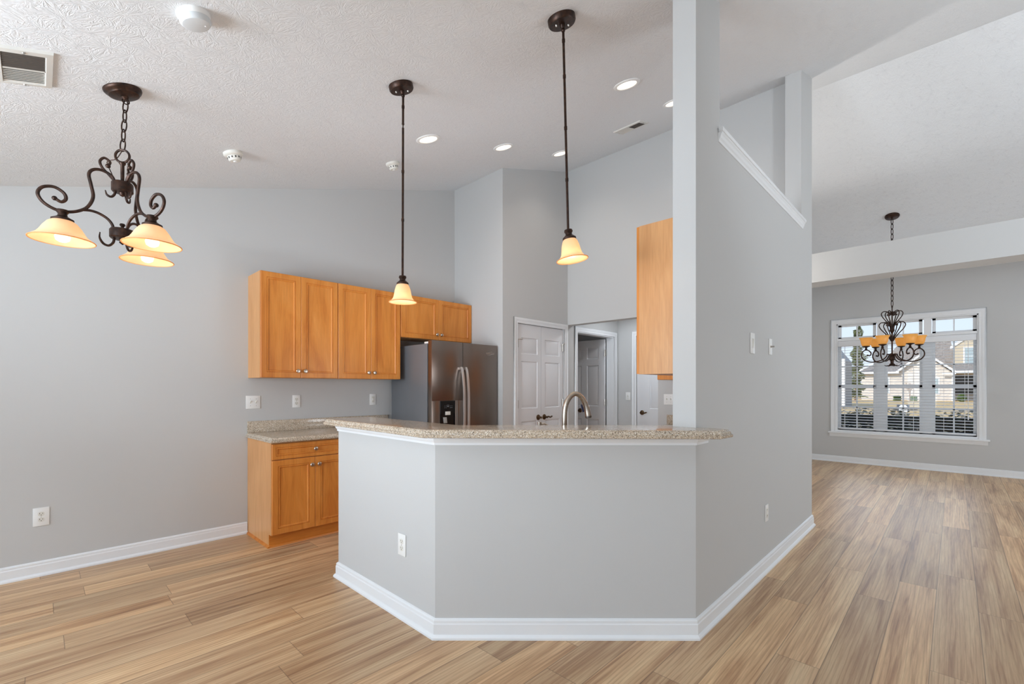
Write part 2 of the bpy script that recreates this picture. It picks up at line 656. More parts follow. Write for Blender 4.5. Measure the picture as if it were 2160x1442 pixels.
# ------------------------------------------------------------------ key planes of the room (metres)
XL = -4.50            # left wall
XP = -3.645           # pantry wall
XR = -0.957           # partition, living side
XK = -1.08            # partition, kitchen side
YA = 3.62             # alcove wall behind the fridge side
YH = 4.82             # header wall over the hall
YB = 6.05             # end wall of the hall
YW = 9.61             # front window wall
YR = 5.47             # ridge
SL = 0.30
XE = 4.0
Y0 = -4.60            # unseen rear wall; depth added so the rear daylight falls off less
YF0 = -0.7333         # where the slope meets the added flat rear ceiling

def cz(y):
    if y < YF0:
        return 2.66 + SL * YF0
    return 2.66 + SL * y if y <= YR else 2.66 + SL * YR - SL * (y - YR)
CN = V((0, SL, -1)).normalized()      # ceiling normal (down) on the near slope
CN2 = V((0, -SL, -1)).normalized()    # on the far slope

# ------------------------------------------------------------------ shell
m = MB(); m.box(-4.75, XE + 0.12, Y0 - 0.12, YW + 0.14, -0.12, 0.0)
struct(m.build('floor', M_FLOOR, smooth=False))

m = MB()
ys = [Y0 - 0.15, YF0, YR, YW + 0.16]
m.prism([(y, cz(y)) for y in ys] + [(y, cz(y) + 0.15) for y in ys[::-1]], 'x', -4.75, XE + 0.15)
struct(m.build('ceiling', M_CEIL, smooth=False))

def gable(m, x0, x1, y0, y1, zb=0.0):
    pts = [(y0, zb), (y1, zb), (y1, cz(y1))]
    if y0 < YR < y1:
        pts.append((YR, cz(YR)))
    if y0 < YF0 < y1:
        pts.append((YF0, cz(YF0)))
    pts.append((y0, cz(y0)))
    m.prism(pts, 'x', x0, x1)

m = MB(); gable(m, XL - 0.12, XL, Y0, YA + 0.12)
struct(m.build('wall_left', M_WALL, smooth=False))

m = MB(); gable(m, XL, XP - 0.12, YA, YA + 0.12)
struct(m.build('alcove_wall', M_WALL, smooth=False))

# pantry wall, with the double pantry door and the hall closet door in it
m = MB()
PD0, PD1, HD0, HD1, DH = 3.860, 4.740, 5.030, 5.950, 2.035
x0, x1 = XP - 0.12, XP
m.box(x0, x1, YA, PD0, 0, DH)
m.box(x0, x1, PD1, HD0, 0, DH)
m.box(x0, x1, HD1, YB + 0.12, 0, DH)
gable(m, x0, x1, YA, YB + 0.12, DH)
struct(m.build('pantry_wall', M_WALL, smooth=False))

# header wall across the kitchen end
m = MB()
m.box(-2.387, XK, YH, YH + 0.12, 0, 2.10)
gable_pts = lambda y: cz(y)
m.prism([(YH, 2.10), (YH + 0.12, 2.10), (YH + 0.12, cz(YH + 0.12)), (YH, cz(YH))], 'x', XP, XK)
struct(m.build('header_wall', M_WALL, smooth=False))

# hall end wall
m = MB()
ED0, ED1 = -3.330, -2.560
m.box(XP, ED0, YB, YB + 0.12, 0, DH)
m.box(ED1, -2.32, YB, YB + 0.12, 0, DH)
m.prism([(YB, DH), (YB + 0.12, DH), (YB + 0.12, cz(YB + 0.12)), (YB, cz(YB))], 'x', XP, -2.32)
struct(m.build('hall_end_wall', M_WALL, smooth=False))
m = MB(); m.box(XP, -2.32, YH + 0.12, YB, 2.44, 2.50)
struct(m.build('hall_ceiling', M_CEIL, smooth=False))
# closet behind the open hall door
m = MB()
m.box(-4.72, -4.62, 4.90, YB + 0.12, 0, 2.44)
m.box(-4.62, XP - 0.12, 4.86, 4.94, 0, 2.44)
m.box(-4.62, XP - 0.12, YB, YB + 0.12, 0, 2.44)
m.box(-4.62, XP - 0.12, 4.94, YB, 2.36, 2.44)
struct(m.build('closet_wall', M_WALL, smooth=False))

m = MB(); gable(m, -2.32, -2.20, YH + 0.12, YW)  # unseen; stretch beside the hall added to block the foyer lamp
struct(m.build('foyer_wall', M_WALL, smooth=False))

# partition between kitchen and living room: near post, low wall with open top, far post
m = MB()
ZL = 2.70
gable(m, XK, XR, 2.35, 2.68)
m.box(XK, XR, 2.68, 4.60, 0, ZL)
gable(m, XK, XR, 4.60, 5.01)
struct(m.build('partition_wall', M_WALL, smooth=False))

# bar half wall
BL, BF, BC = -3.015, 1.42, (-1.923, 1.42)
D45 = V((XR - BC[0], 2.35 - BC[1], 0)).normalized()
N45 = V((D45.y, -D45.x, 0))                   # towards the camera
ti = BF + 0.12
q0 = V((BC[0], BC[1], 0)) - N45 * 0.12
k = (ti - q0.y) / D45.y
inner = (q0.x + D45.x * k, ti)
ke = (XK - q0.x) / D45.x
m = MB()
m.prism([(BL, BF), BC, (XR, 2.35), (XK, 2.35), (XK, q0.y + D45.y * ke), inner, (BL, ti)], 'z', 0, 1.04)
struct(m.build('half_wall', M_WALL, smooth=False))

# front window wall with the window hole
WX0, WX1, WZ0, WZ1 = -1.470, 0.250, 0.555, 2.370
m = MB()
zt = cz(YW) + 0.04
for b in ((-2.32, WX0, 0, zt), (WX1, XE + 0.12, 0, zt), (WX0, WX1, 0, WZ0), (WX0, WX1, WZ1, zt)):
    m.box(b[0], b[1], YW, YW + 0.14, b[2], b[3])
struct(m.build('wall_front', M_WALL, smooth=False))
m = MB(); gable(m, XE, XE + 0.12, Y0, YW)
struct(m.build('wall_right', M_WALL, smooth=False))
m = MB(); m.box(XL - 0.12, XE + 0.12, Y0 - 0.12, Y0, 0, cz(Y0))
struct(m.build('wall_rear', M_WALL, smooth=False))

# plant-shelf beam in front of the dining area
m = MB(); m.box(-2.20, XE, 5.93, 6.23, 2.44, 2.755)
struct(m.build('beam', M_WALL, smooth=False))

# ------------------------------------------------------------------ baseboards and trim
BASE = [(0, 0.0), (0.026, 0.0), (0.026, 0.010), (0.020, 0.019), (0.014, 0.023), (0.014, 0.074), (0.011, 0.080), (0.011, 0.092), (0.006, 0.099), (0.0, 0.102)]
def offset_path(path, d):
    """offset an open 2D path to its left by d with mitred corners"""
    P = [V((p[0], p[1])) for p in path]
    out = []
    for i, p in enumerate(P):
        ns = []
        if i > 0:
            t = (P[i] - P[i - 1]).normalized(); ns.append(V((-t.y, t.x)))
        if i < len(P) - 1:
            t = (P[i + 1] - P[i]).normalized(); ns.append(V((-t.y, t.x)))
        if len(ns) == 1:
            out.append(p + ns[0] * d)
        else:
            b = (ns[0] + ns[1]).normalized()
            out.append(p + b * (d / max(0.2, b.dot(ns[0]))))
    return out
def sweep(name, path, prof, z0=0.0, mat=None):
    m = MB()
    lines = [offset_path(path, d) for d, z in prof]
    rings = [[V((lines[j][i].x, lines[j][i].y, z0 + prof[j][1])) for j in range(len(prof))] for i in range(len(path))]
    m.loft(rings)
    return struct(m.build(name, mat or M_TRIM, ang=25))
sweep('baseboard_left', [(XL, 1.283), (XL, Y0)], BASE)
sweep('half_wall_baseboard', [(XK, 5.01), (XR, 5.01), (XR, 2.35), BC, (BL, BF), (BL, ti)], BASE)
sweep('baseboard_front', [(XE, YW), (-2.20, YW)], BASE)
sweep('foyer_baseboard', [(-2.20, YW), (-2.20, YH + 0.12)], BASE)
# small moulding under the bar top
sweep('trim_1', [(XR, 2.50), (XR, 2.35), BC, (BL, BF), (BL, ti)], [(0, 0), (0.007, 0), (0.007, 0.012), (0.012, 0.018), (0.016, 0.03), (0.016, 0.047), (0, 0.047)], 0.992)
# cap on the low partition: board plus crown moulding on the living side
m = MB()
m.box(XK - 0.02, XR + 0.028, 2.682, 4.598, ZL + 0.022, ZL + 0.048, 0.005)
m.box(XR + 0.001, XR + 0.028, 4.598, 4.660, ZL + 0.022, ZL + 0.048, 0.004)
m.box(XR + 0.001, XR + 0.028, 2.655, 2.682, ZL + 0.022, ZL + 0.048, 0.004)
m.prism([(XR, ZL - 0.030), (XR + 0.005, ZL - 0.030), (XR + 0.007, ZL - 0.016), (XR + 0.013, ZL - 0.008), (XR + 0.016, ZL + 0.008), (XR + 0.022, ZL + 0.016), (XR + 0.022, ZL + 0.022), (XR, ZL + 0.022)], 'y', 2.658, 4.645)
m.box(XK, XR, 2.68, 4.60, ZL, ZL + 0.022)
struct(m.build('trim_2', M_TRIM, ang=25))

# ------------------------------------------------------------------ door builder
def casing(parent, M, u0, u1, h, wd=0.066, name='casing'):
    """moulded casing around an opening; M maps (u, v, d) to the room"""
    m = MB()
    prof = [(0, 0), (0, 0.010), (0.010, 0.016), (0.030, 0.014), (0.046, 0.020), (wd - 0.004, 0.020), (wd, 0.014), (wd, 0)]
    for (dx, sgn) in ((u0, -1), (u1, 1)):
        rings = []
        for end in (0, 1):
            rings.append([M(dx + sgn * a, 0 if end == 0 else h + a, d) for a, d in prof])
        m.loft(rings)
    rings = []
    for (dx, sgn) in ((u0, -1), (u1, 1)):
        rings.append([M(dx + sgn * a, h + a, d) for a, d in prof])
    m.loft(rings)
    return m.build(name, M_TRIM, parent, ang=25)

def raised_leaf(M, u0, u1, z0, z1, rects, t=0.035):
    """door leaf with raised panels; front face at d=0"""
    m = MB()
    us = sorted({u0, u1} | {r[0] for r in rects} | {r[1] for r in rects})
    zs = sorted({z0, z1} | {r[2] for r in rects} | {r[3] for r in rects})
    def inside(u, z):
        return any(r[0] < u < r[1] and r[2] < z < r[3] for r in rects)
    for a, b in zip(us, us[1:]):
        for c, d in zip(zs, zs[1:]):
            if not inside((a + b) / 2, (c + d) / 2):
                m.poly([M(a, c, 0), M(b, c, 0), M(b, d, 0), M(a, d, 0)])
    for r in rects:
        def rect(i, d):
            return [M(r[0] + i, r[2] + i, d), M(r[1] - i, r[2] + i, d), M(r[1] - i, r[3] - i, d), M(r[0] + i, r[3] - i, d)]
        m.loft([rect(0, 0), rect(0.006, -0.009), rect(0.014, -0.010), rect(0.042, -0.002)], False, True)
    # edges and back
    m.poly([M(u0, z0, -t), M(u1, z0, -t), M(u1, z1, -t), M(u0, z1, -t)])
    for a, b in (((u0, z0), (u1, z0)), ((u1, z0), (u1, z1)), ((u1, z1), (u0, z1)), ((u0, z1), (u0, z0))):
        m.poly([M(*a, 0), M(*b, 0), M(*b, -t), M(*a, -t)])
    return m

def lever(parent, M, u, z, du, mat=M_BRASS, name='door_handle'):
    m = MB()
    o, n = M(u, z, 0), (M(u, z, 1) - M(u, z, 0))
    m.lathe([(0.034, 0), (0.034, 0.004), (0.029, 0.010), (0.014, 0.014), (0.011, 0.045), (0.014, 0.052), (0.0, 0.056)], o, n, 20)
    pts = spline([M(u, z, 0.046), M(u + du * 0.25, z + 0.006, 0.050), M(u + du * 0.6, z - 0.004, 0.050), M(u + du * 0.88, z + 0.006, 0.048), M(u + du, z + 0.002, 0.046)], 4)
    m.tube(pts, [0.011] + [0.0095] * (len(pts) - 3) + [0.008, 0.004], 8)
    return m.build(name, mat, parent)

def hinge(parent, M, u, z, mat=M_CHROME, h=0.09):
    m = MB()
    m.mbox(M, u - 0.016, u + 0.016, z - h / 2, z + h / 2, 0.0, 0.003)
    m.cyl(M(u, z - h / 2 - 0.005, 0.006), M(u, z + h / 2 + 0.005, 0.006), 0.006, 8)
    return m.build('hinge', mat, parent)

# pantry double door
Mx = lambda u, v, d: V((XP + d, u, v))
d1 = struct_root('door_1', (XP, (PD0 + PD1) / 2, 0))
casing(d1, Mx, PD0, PD1, DH)
Mi = lambda u, v, d: V((XP - 0.012 + d, u, v))
mid = (PD0 + PD1) / 2
for a, b, s in ((PD0 + 0.004, mid - 0.002, 1), (mid + 0.002, PD1 - 0.004, -1)):
    wl = b - a
    rr = [(a + 0.075, b - 0.068, z0, z1) if s > 0 else (a + 0.068, b - 0.075, z0, z1) for z0, z1 in ((0.22, 0.885), (1.035, 1.595), (1.68, 1.875))]
    lf = raised_leaf(Mi, a, b, 0.012, DH - 0.006, rr).build('door_leaf', M_DOOR, d1, ang=20)
    lever(lf, Mi, b - 0.055 if s > 0 else a + 0.055, 0.921, -0.06 if s > 0 else 0.10)
    for hz in (0.25, 1.09, 1.80):
        hinge(lf, Mi, a + 0.010 if s > 0 else b - 0.010, hz)
for u, s in ((PD0, 1), (PD1, -1)):
    m = MB()
    m.cyl(Mx(u, 1.845, 0.012), Mx(u + s * 0.045, 1.848, 0.03), 0.005, 8)
    m.ball(Mx(u + s * 0.048, 1.848, 0.03), 0.009, 8)
    m.build('hinge_stop', M_CHROME, d1)

# hall closet door, swung open inward
d2 = struct_root('door_2', (XP, (HD0 + HD1) / 2, 0))
casing(d2, Mx, HD0, HD1, DH)
m = MB()
for a, b in ((HD0, HD0 + 0.012), (HD1 - 0.012, HD1)):
    m.box(XP - 0.12, XP, a, b, 0, DH)
m.box(XP - 0.12, XP, HD0, HD1, DH - 0.012, DH)
m.build('jamb', M_TRIM, d2, smooth=False)
My = lambda u, v, d: V((u, 5.895 - d, v))
lw0, lw1 = -4.50, -3.775
rr = []
for z0, z1 in ((0.22, 0.80), (1.00, 1.62), (1.72, 1.90)):
    rr += [(lw0 + 0.10, (lw0 + lw1) / 2 - 0.05, z0, z1), ((lw0 + lw1) / 2 + 0.05, lw1 - 0.10, z0, z1)]
lf = raised_leaf(My, lw0, lw1, 0.012, DH - 0.03, rr).build('door_leaf', M_DOOR, d2, ang=20)
lever(lf, My, lw0 + 0.285, 0.926, -0.08)
for hz in (0.25, 1.06, 1.80):
    m = MB()
    m.box(-3.775, -3.745, 5.885, 5.898, hz - 0.045, hz + 0.045)
    m.cyl((-3.760, 5.884, hz - 0.05), (-3.760, 5.884, hz + 0.05), 0.007, 8)
    m.build('hinge', M_CHROME, lf)

# door at the end of the hall
d3 = struct_root('door_3', ((ED0 + ED1) / 2, YB, 0))
Mb = lambda u, v, d: V((u, YB - d, v))
casing(d3, Mb, ED0, ED1, DH)
Mb2 = lambda u, v, d: V((u, YB + 0.012 - d, v))
rr = []
for z0, z1 in ((0.22, 0.74), (0.98, 1.62), (1.72, 1.90)):
    rr += [(ED0 + 0.20, (ED0 + ED1) / 2 - 0.01, z0, z1), ((ED0 + ED1) / 2 + 0.09, ED1 - 0.10, z0, z1)]
lf = raised_leaf(Mb2, ED0 + 0.004, ED1 - 0.004, 0.012, DH - 0.006, rr).build('door_leaf', M_DOOR, d3, ang=20)
lever(lf, Mb2, ED0 + 0.085, 0.921, 0.095)

# ------------------------------------------------------------------ cabinets
def knob(parent, M, u, z):
    m = MB()
    o, n = M(u, z, 0), (M(u, z, 1) - M(u, z, 0))
    m.lathe([(0.007, 0), (0.007, 0.012), (0.016, 0.017), (0.0182, 0.022), (0.014, 0.028), (0.0, 0.030)], o, n, 16)
    return m.build('knob', M_NICKEL, parent)

def cab_front(parent, name, M, u0, u1, z0, z1, fw=0.062, t=0.019, knobs=()):
    """cabinet door or drawer front with a mitred frame, beaded inner edge and flat panel"""
    m = MB()
    def rect(i, d):
        return [M(u0 + i, z0 + i, d), M(u1 - i, z0 + i, d), M(u1 - i, z1 - i, d), M(u0 + i, z1 - i, d)]
    m.loft([rect(0, -t), rect(0, -0.003), rect(0.003, 0), rect(fw - 0.018, 0), rect(fw - 0.0165, -0.005), rect(fw - 0.0135, -0.005), rect(fw - 0.011, -0.001), rect(fw - 0.005, -0.001), rect(fw - 0.002, -0.005), rect(fw + 0.001, -0.0105)], True, True)
    o = m.build(name, M_WOOD, parent, ang=20)
    for u, z in knobs:
        knob(o, M, u, z)
    return o

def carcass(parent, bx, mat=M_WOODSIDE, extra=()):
    m = MB()
    m.box(*bx)
    for e in extra:
        m.box(*e)
    return m.build('body', mat, parent, smooth=False)

G = 0.002
XU = XL + 0.33
Mu = lambda u, v, d: V((XU + d, u, v))
UG = 'honey maple wall cabinets over the counter and fridge'
for i, (y0, ym, y1, lab) in enumerate(((1.292, 1.622, 1.960, 'tall honey maple wall cabinet at the free end, above the double light switch'),
                                       (1.962, 2.300, 2.636, 'tall honey maple wall cabinet touching the fridge side, behind the hanging pendant shade'))):
    t = thing('wall_cabinet', lab, 'cabinet', (XL, (y0 + y1) / 2, 1.37), UG)
    carcass(t, (XL, XU - 0.020, y0, y1, 1.37, 2.270))
    cab_front(t, 'door', Mu, y0 + G, ym - G / 2, 1.372, 2.268, knobs=[(ym - 0.032, 1.432)])
    cab_front(t, 'door', Mu, ym + G / 2, y1 - G, 1.372, 2.268, knobs=[(ym + 0.032, 1.432)])
t = thing('wall_cabinet', 'short honey maple two-door cabinet mounted above the fridge', 'cabinet', (XL, 3.13, 1.815), UG)
carcass(t, (XL, XU - 0.020, 2.640, YA - 0.003, 1.815, 2.270))
cab_front(t, 'door', Mu, 2.642, 3.128, 1.817, 2.268, knobs=[(3.128 - 0.03, 1.875)])
cab_front(t, 'door', Mu, 3.130, YA - 0.005, 1.817, 2.268, knobs=[(3.130 + 0.03, 1.875)])

CT = 0.845            # underside of the lower counters
XB = XL + 0.61
Mc = lambda u, v, d: V((XB + d, u, v))
for y0, ym, y1, lab in ((1.287, 1.629, 1.972, 'honey maple base cabinet with exposed end panel, under the speckled counter'),
                        (1.974, 2.310, 2.650, 'honey maple base cabinet beside the fridge, hidden by the breakfast bar')):
    t = thing('base_cabinet', lab, 'cabinet', (XL + 0.3, (y0 + y1) / 2, 0), 'base cabinets along the long wall')
    m = MB()
    m.box(XL + 0.003, XB - 0.020, y0, y1, 0.105, CT)
    m.box(XL + 0.003, XB - 0.075, y0, y1, 0.001, 0.105)
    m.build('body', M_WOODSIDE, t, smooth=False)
    cab_front(t, 'drawer', Mc, y0 + G, y1 - G, 0.708, CT - 0.012, 0.045, knobs=[(ym, 0.772)])
    cab_front(t, 'door', Mc, y0 + G, ym - G / 2, 0.110, 0.702, knobs=[(ym - 0.03, 0.640)])
    cab_front(t, 'door', Mc, ym + G / 2, y1 - G, 0.110, 0.702, knobs=[(ym + 0.03, 0.640)])
    m = MB()
    m.box(XB - 0.075, XB - 0.067, y0, y1, 0.0, 0.105)
    m.prism([(XB - 0.067, 0), (XB - 0.050, 0), (XB - 0.055, 0.012), (XB - 0.067, 0.018)], 'y', y0, y1)
    if y0 < 1.5:
        m.prism([(y0, 0), (y0 - 0.015, 0), (y0 - 0.012, 0.012), (y0, 0.018)], 'x', XL + 0.012, XB - 0.05)
    m.build('toe_kick', M_WOODH, t, smooth=False)

# ------------------------------------------------------------------ worktops
EDGE = [(0.010, 0.0), (0.002, 0.003), (0.0, 0.008), (0.0, 0.016), (0.007, 0.019), (0.007, 0.022), (0.010, 0.028), (0.016, 0.036), (0.022, 0.0395), (0.030, 0.040)]
def slab(name, pts, free, z0, mat, parent=None, back=None):
    """counter with an ogee edge on the free sides of a counter-clockwise outline"""
    n = len(pts)
    P = [V(p) for p in pts]
    def ring(ins, z):
        out = []
        for i in range(n):
            a, b, c = P[i - 1], P[i], P[(i + 1) % n]
            t1, t2 = (b - a).normalized(), (c - b).normalized()
            n1, n2 = V((-t1.y, t1.x)), V((-t2.y, t2.x))
            o1 = ins if free[i - 1] else 0.0
            o2 = ins if free[i] else 0.0
            det = n1.x * n2.y - n1.y * n2.x
            if abs(det) < 1e-6:
                q = b + n1 * o1
            else:
                d1, d2 = n1.dot(b) + o1, n2.dot(b) + o2
                q = V(((d1 * n2.y - d2 * n1.y) / det, (n1.x * d2 - n2.x * d1) / det))
            out.append(V((q.x, q.y, z0 + z)))
        return out
    m = MB()
    m.loft([ring(i, z) for i, z in EDGE])
    if back:
        for b in back:
            m.box(*b, bev=0.003)
    return m.build(name, mat, parent, ang=30)

o = slab('countertop', [(XL, 1.268), (XB + 0.03, 1.268), (XB + 0.03, 2.672), (XL, 2.672)], (1, 1, 0, 0), CT, M_GRAN)
back = MB(); back.box(XL, XL + 0.020, 1.283, 2.672, CT + 0.040, CT + 0.142, 0.003)
ORIG[o.name] = o.location.copy()
back.build('backsplash', M_GRAN, o)
tag(o, 'speckled beige countertop with backsplash on the maple base cabinet beside the fridge', 'countertop')

ee = V((-0.786, 2.252)); e0 = V((-1.852, 1.292))
bt = slab('bar_top', [(-3.02, 1.645), (-2.99, 1.305), (-1.852, 1.292), (-0.792, 2.250), (-0.785, 2.380), (-0.812, 2.410), (XR + 0.002, 2.415), (XR + 0.002, 2.348), (XK - 0.002, 2.348), (XK - 0.002, 2.484), (-1.970, 1.628)],
          (1, 1, 1, 1, 1, 1, 0, 0, 0, 1, 1), 1.0412, M_GRAN)
tag(bt, 'long bent speckled beige bar top on the grey half wall, wrapping around the pillar', 'countertop')

# sink run behind the bar, L-shaped run along partition and header wall
t = thing('base_cabinet', 'maple sink cabinet behind the breakfast bar under the faucet', 'cabinet', (-1.7, 2.2, 0), None)
pa = V((inner[0], inner[1])); dd = V((D45.x, D45.y)); nn = V((-N45.x, -N45.y))
c0 = pa + nn * 0.004 + dd * 0.02; c1 = V((XK, q0.y + D45.y * ke)) + nn * 0.004 - dd * 0.012
sink_poly = [c0, c1, V((XK - 0.003, c1.y + 0.35)), c1 + nn * 0.60 + V((0, 0.0)), c0 + nn * 0.60]
m = MB(); m.prism([(p.x, p.y) for p in [c0, c1, c1 + nn * 0.56 - dd * 0.62, c0 + nn * 0.56]], 'z', 0.0, CT)
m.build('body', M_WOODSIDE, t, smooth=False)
so = slab('countertop', [(p.x, p.y) for p in [c0, c1, c1 + nn * 0.60 - dd * 0.64, c0 + nn * 0.60]], (0, 0, 1, 1), CT, M_GRAN)
tag(so, 'lower speckled counter holding the faucet behind the raised bar', 'countertop')

t = thing('base_cabinet', 'maple corner base cabinet along the far kitchen wall under the switch plate', 'cabinet', (-1.6, 4.5, 0))
m = MB()
m.box(-2.255, XK - 0.001, 4.22, YH - 0.001, 0.10, CT)
m.box(-1.66, XK - 0.001, 3.20, 4.22, 0.10, CT)
m.box(-2.255, XK - 0.001, 4.30, YH - 0.001, 0, 0.10)
m.box(-1.58, XK - 0.001, 3.20, 4.30, 0, 0.10)
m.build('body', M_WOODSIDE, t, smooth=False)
Mh = lambda u, v, d: V((u, 4.20 - d, v))
cab_front(t, 'door', Mh, -2.25, -1.70, 0.11, 0.70, knobs=[(-1.75, 0.64)])
cab_front(t, 'drawer', Mh, -2.25, -1.70, 0.708, CT - 0.012, 0.045, knobs=[(-1.97, 0.772)])
Mk = lambda u, v, d: V((-1.68 - d, u, v))
cab_front(t, 'door', Mk, 3.21, 3.68, 0.11, CT - 0.012, knobs=[(3.64, 0.70)])
cab_front(t, 'door', Mk, 3.69, 4.16, 0.11, CT - 0.012, knobs=[(3.73, 0.70)])
lo = slab('countertop', [(XK - 0.001, 3.19), (XK - 0.001, YH - 0.001), (-2.276, YH - 0.001), (-2.276, 4.18), (-1.71, 4.18), (-1.71, 3.19)], (0, 0, 1, 1, 1, 1), CT, M_GRAN)
ORIG[lo.name] = lo.location.copy()
m = MB(); m.box(-2.276, XK - 0.001, YH - 0.021, YH - 0.001, CT + 0.04, CT + 0.142, 0.003)
m.box(XK - 0.021, XK - 0.001, 3.19, YH - 0.021, CT + 0.04, CT + 0.142, 0.003)
m.build('backsplash', M_GRAN, lo)
tag(lo, 'speckled corner counter end with backsplash beside the pillar, below the double switch plate', 'countertop')

# wall cabinets on the kitchen side of the partition and on the far wall
t = thing('wall_cabinet', 'maple wall cabinet showing its pale side panel beside the white pillar', 'cabinet', (-1.24, 3.0, 1.37))
carcass(t, (-1.385, XK - 0.001, 2.55, 3.45, 1.368, 2.270))
Mq = lambda u, v, d: V((-1.405 - d, u, v))
cab_front(t, 'door', Mq, 2.552, 2.998, 1.370, 2.268, knobs=[(2.968, 1.43)])
cab_front(t, 'door', Mq, 3.002, 3.448, 1.370, 2.268, knobs=[(3.032, 1.43)])
t = thing('wall_cabinet', 'maple wall cabinet on the far kitchen wall, only its lower edge showing', 'cabinet', (-1.66, 4.7, 1.365))
carcass(t, (-2.235, XK - 0.34, 4.512, YH - 0.001, 1.365, 2.270))
Mf = lambda u, v, d: V((u, 4.492 - d, v))
cab_front(t, 'door', Mf, -2.233, -1.83, 1.367, 2.268, knobs=[(-1.86, 1.43)])
cab_front(t, 'door', Mf, -1.826, XK - 0.342, 1.367, 2.268, knobs=[(-1.79, 1.43)])

# ------------------------------------------------------------------ fridge
FX = -3.71
t = thing('refrigerator', 'dark stainless side-by-side refrigerator with ice dispenser in the alcove', 'refrigerator', (-4.1, 3.145, 0))
m = MB()
m.box(-4.46, FX - 0.085, 2.705, 3.590, 0.03, 1.725, 0.004)
for fx, fy in ((-4.40, 2.76), (-4.40, 3.53), (-3.86, 2.76), (-3.86, 3.53)):
    m.cyl((fx, fy, 0), (fx, fy, 0.035), 0.02, 10)
m.build('body', M_FSIDE, t)
m = MB(); m.box(FX - 0.085, FX - 0.065, 2.712, 3.583, 0.10, 1.72)
m.build('door_gasket', M_SLOT, t, smooth=False)
m = MB()
m.box(FX - 0.15, FX - 0.03, 2.715, 2.760, 1.727, 1.748, 0.004)
m.build('hinge_cover', M_PLATE, t)
Mr = lambda u, v, d: V((FX + d, u, v))
DS = [(2.80, 2.995, 0.78, 1.152)]
lf = MB()
lf.mbox(Mr, 2.700, 3.093, 0.06, 1.755, -0.065, -0.004, 0.004)
lf = lf.build('door', M_STEEL, t)
m = MB()
m.mbox(Mr, 2.700, 3.093, 1.152, 1.755, -0.006, 0, 0.0025)
m.mbox(Mr, 2.700, 2.800, 0.06, 1.152, -0.006, 0, 0.0025)
m.mbox(Mr, 2.995, 3.093, 0.06, 1.152, -0.006, 0, 0.0025)
m.mbox(Mr, 2.800, 2.995, 0.06, 0.78, -0.006, 0, 0.0025)
m.build('door_skin', M_STEEL, lf)
rf = MB()
rf.mbox(Mr, 3.098, 3.595, 0.06, 1.755, -0.065, 0, 0.005)
rf = rf.build('door', M_STEEL, t)
# dispenser
dsp = MB()
dsp.mbox(Mr, 2.802, 2.993, 1.02, 1.150, -0.004, 0.004, 0.002)
dsp.mbox(Mr, 2.802, 2.812, 0.782, 1.02, -0.004, 0.003)
dsp.mbox(Mr, 2.983, 2.993, 0.782, 1.02, -0.004, 0.003)
dsp.mbox(Mr, 2.802, 2.993, 0.782, 0.80, -0.004, 0.006)
dsp.mbox(Mr, 2.802, 2.993, 0.80, 1.02, -0.0039, -0.003)
dsp = dsp.build('ice_dispenser', M_DARK, t, smooth=False)
m = MB()
m.mbox(Mr, 2.862, 2.925, 1.006, 1.042, 0.002, 0.010, 0.002)
m.build('water_nozzle', M_IVORY, dsp)
m = MB()
Mt = lambda u, v, d: V((FX + d + (v - 0.95) * 0.12, u + (v - 0.95) * -0.22, v))
m.mbox(Mt, 2.842, 2.886, 0.925, 0.985, -0.002, 0.004, 0.001)
m.build('paddle', plain('grey_paddle', lin(170, 170, 168), 0.3), dsp)
m = MB()
for u, z, a, b in ((2.888, 1.100, 0.003, 0.022), (2.905, 1.100, 0.003, 0.022), (2.8965, 1.090, 0.018, 0.003)):
    m.mbox(Mr, u - a / 2, u + a / 2, z - b / 2, z + b / 2, 0.0042, 0.0052)
for u in (2.855, 2.873, 2.925, 2.938, 2.95):
    m.mbox(Mr, u - 0.004, u + 0.004, 1.079, 1.082, 0.0042, 0.0052)
    m.mbox(Mr, u - 0.0025, u + 0.0025, 1.096, 1.099, 0.0042, 0.0052)
m.build('display_icon', plain('pale_icon', lin(150, 156, 164), 0.5), dsp, smooth=False)
def bow_handle(u, parent, s):
    pts = [(0.012, 1.497), (0.030, 1.45), (0.046, 1.36), (0.056, 1.24), (0.060, 1.10), (0.060, 0.94), (0.056, 0.80), (0.046, 0.68), (0.030, 0.58), (0.012, 0.535)]
    P = spline([(d, 0, z) for d, z in pts], 4)
    m = MB()
    rings = []
    for i, p in enumerate(P):
        tg = (P[min(i + 1, len(P) - 1)] - P[max(0, i - 1)]).normalized()
        nr = V((-tg.z, 0, tg.x)) * -1
        c = []
        for a, b in ((-0.011, 0.006), (0.011, 0.006), (0.014, 0.0), (0.012, -0.008), (-0.012, -0.008), (-0.014, 0.0)):
            q = p + nr * b
            c.append(Mr(u + a, q.z, q.x))
        rings.append(c)
    m.loft(rings)
    m.mbox(Mr, u - 0.012, u + 0.012, 1.470, 1.500, -0.001, 0.024, 0.002)
    m.mbox(Mr, u - 0.012, u + 0.012, 0.530, 0.560, -0.001, 0.024, 0.002)
    return m.build('handle', M_HANDLE, parent, ang=50)
bow_handle(3.066, lf, 1)
bow_handle(3.126, rf, 1)
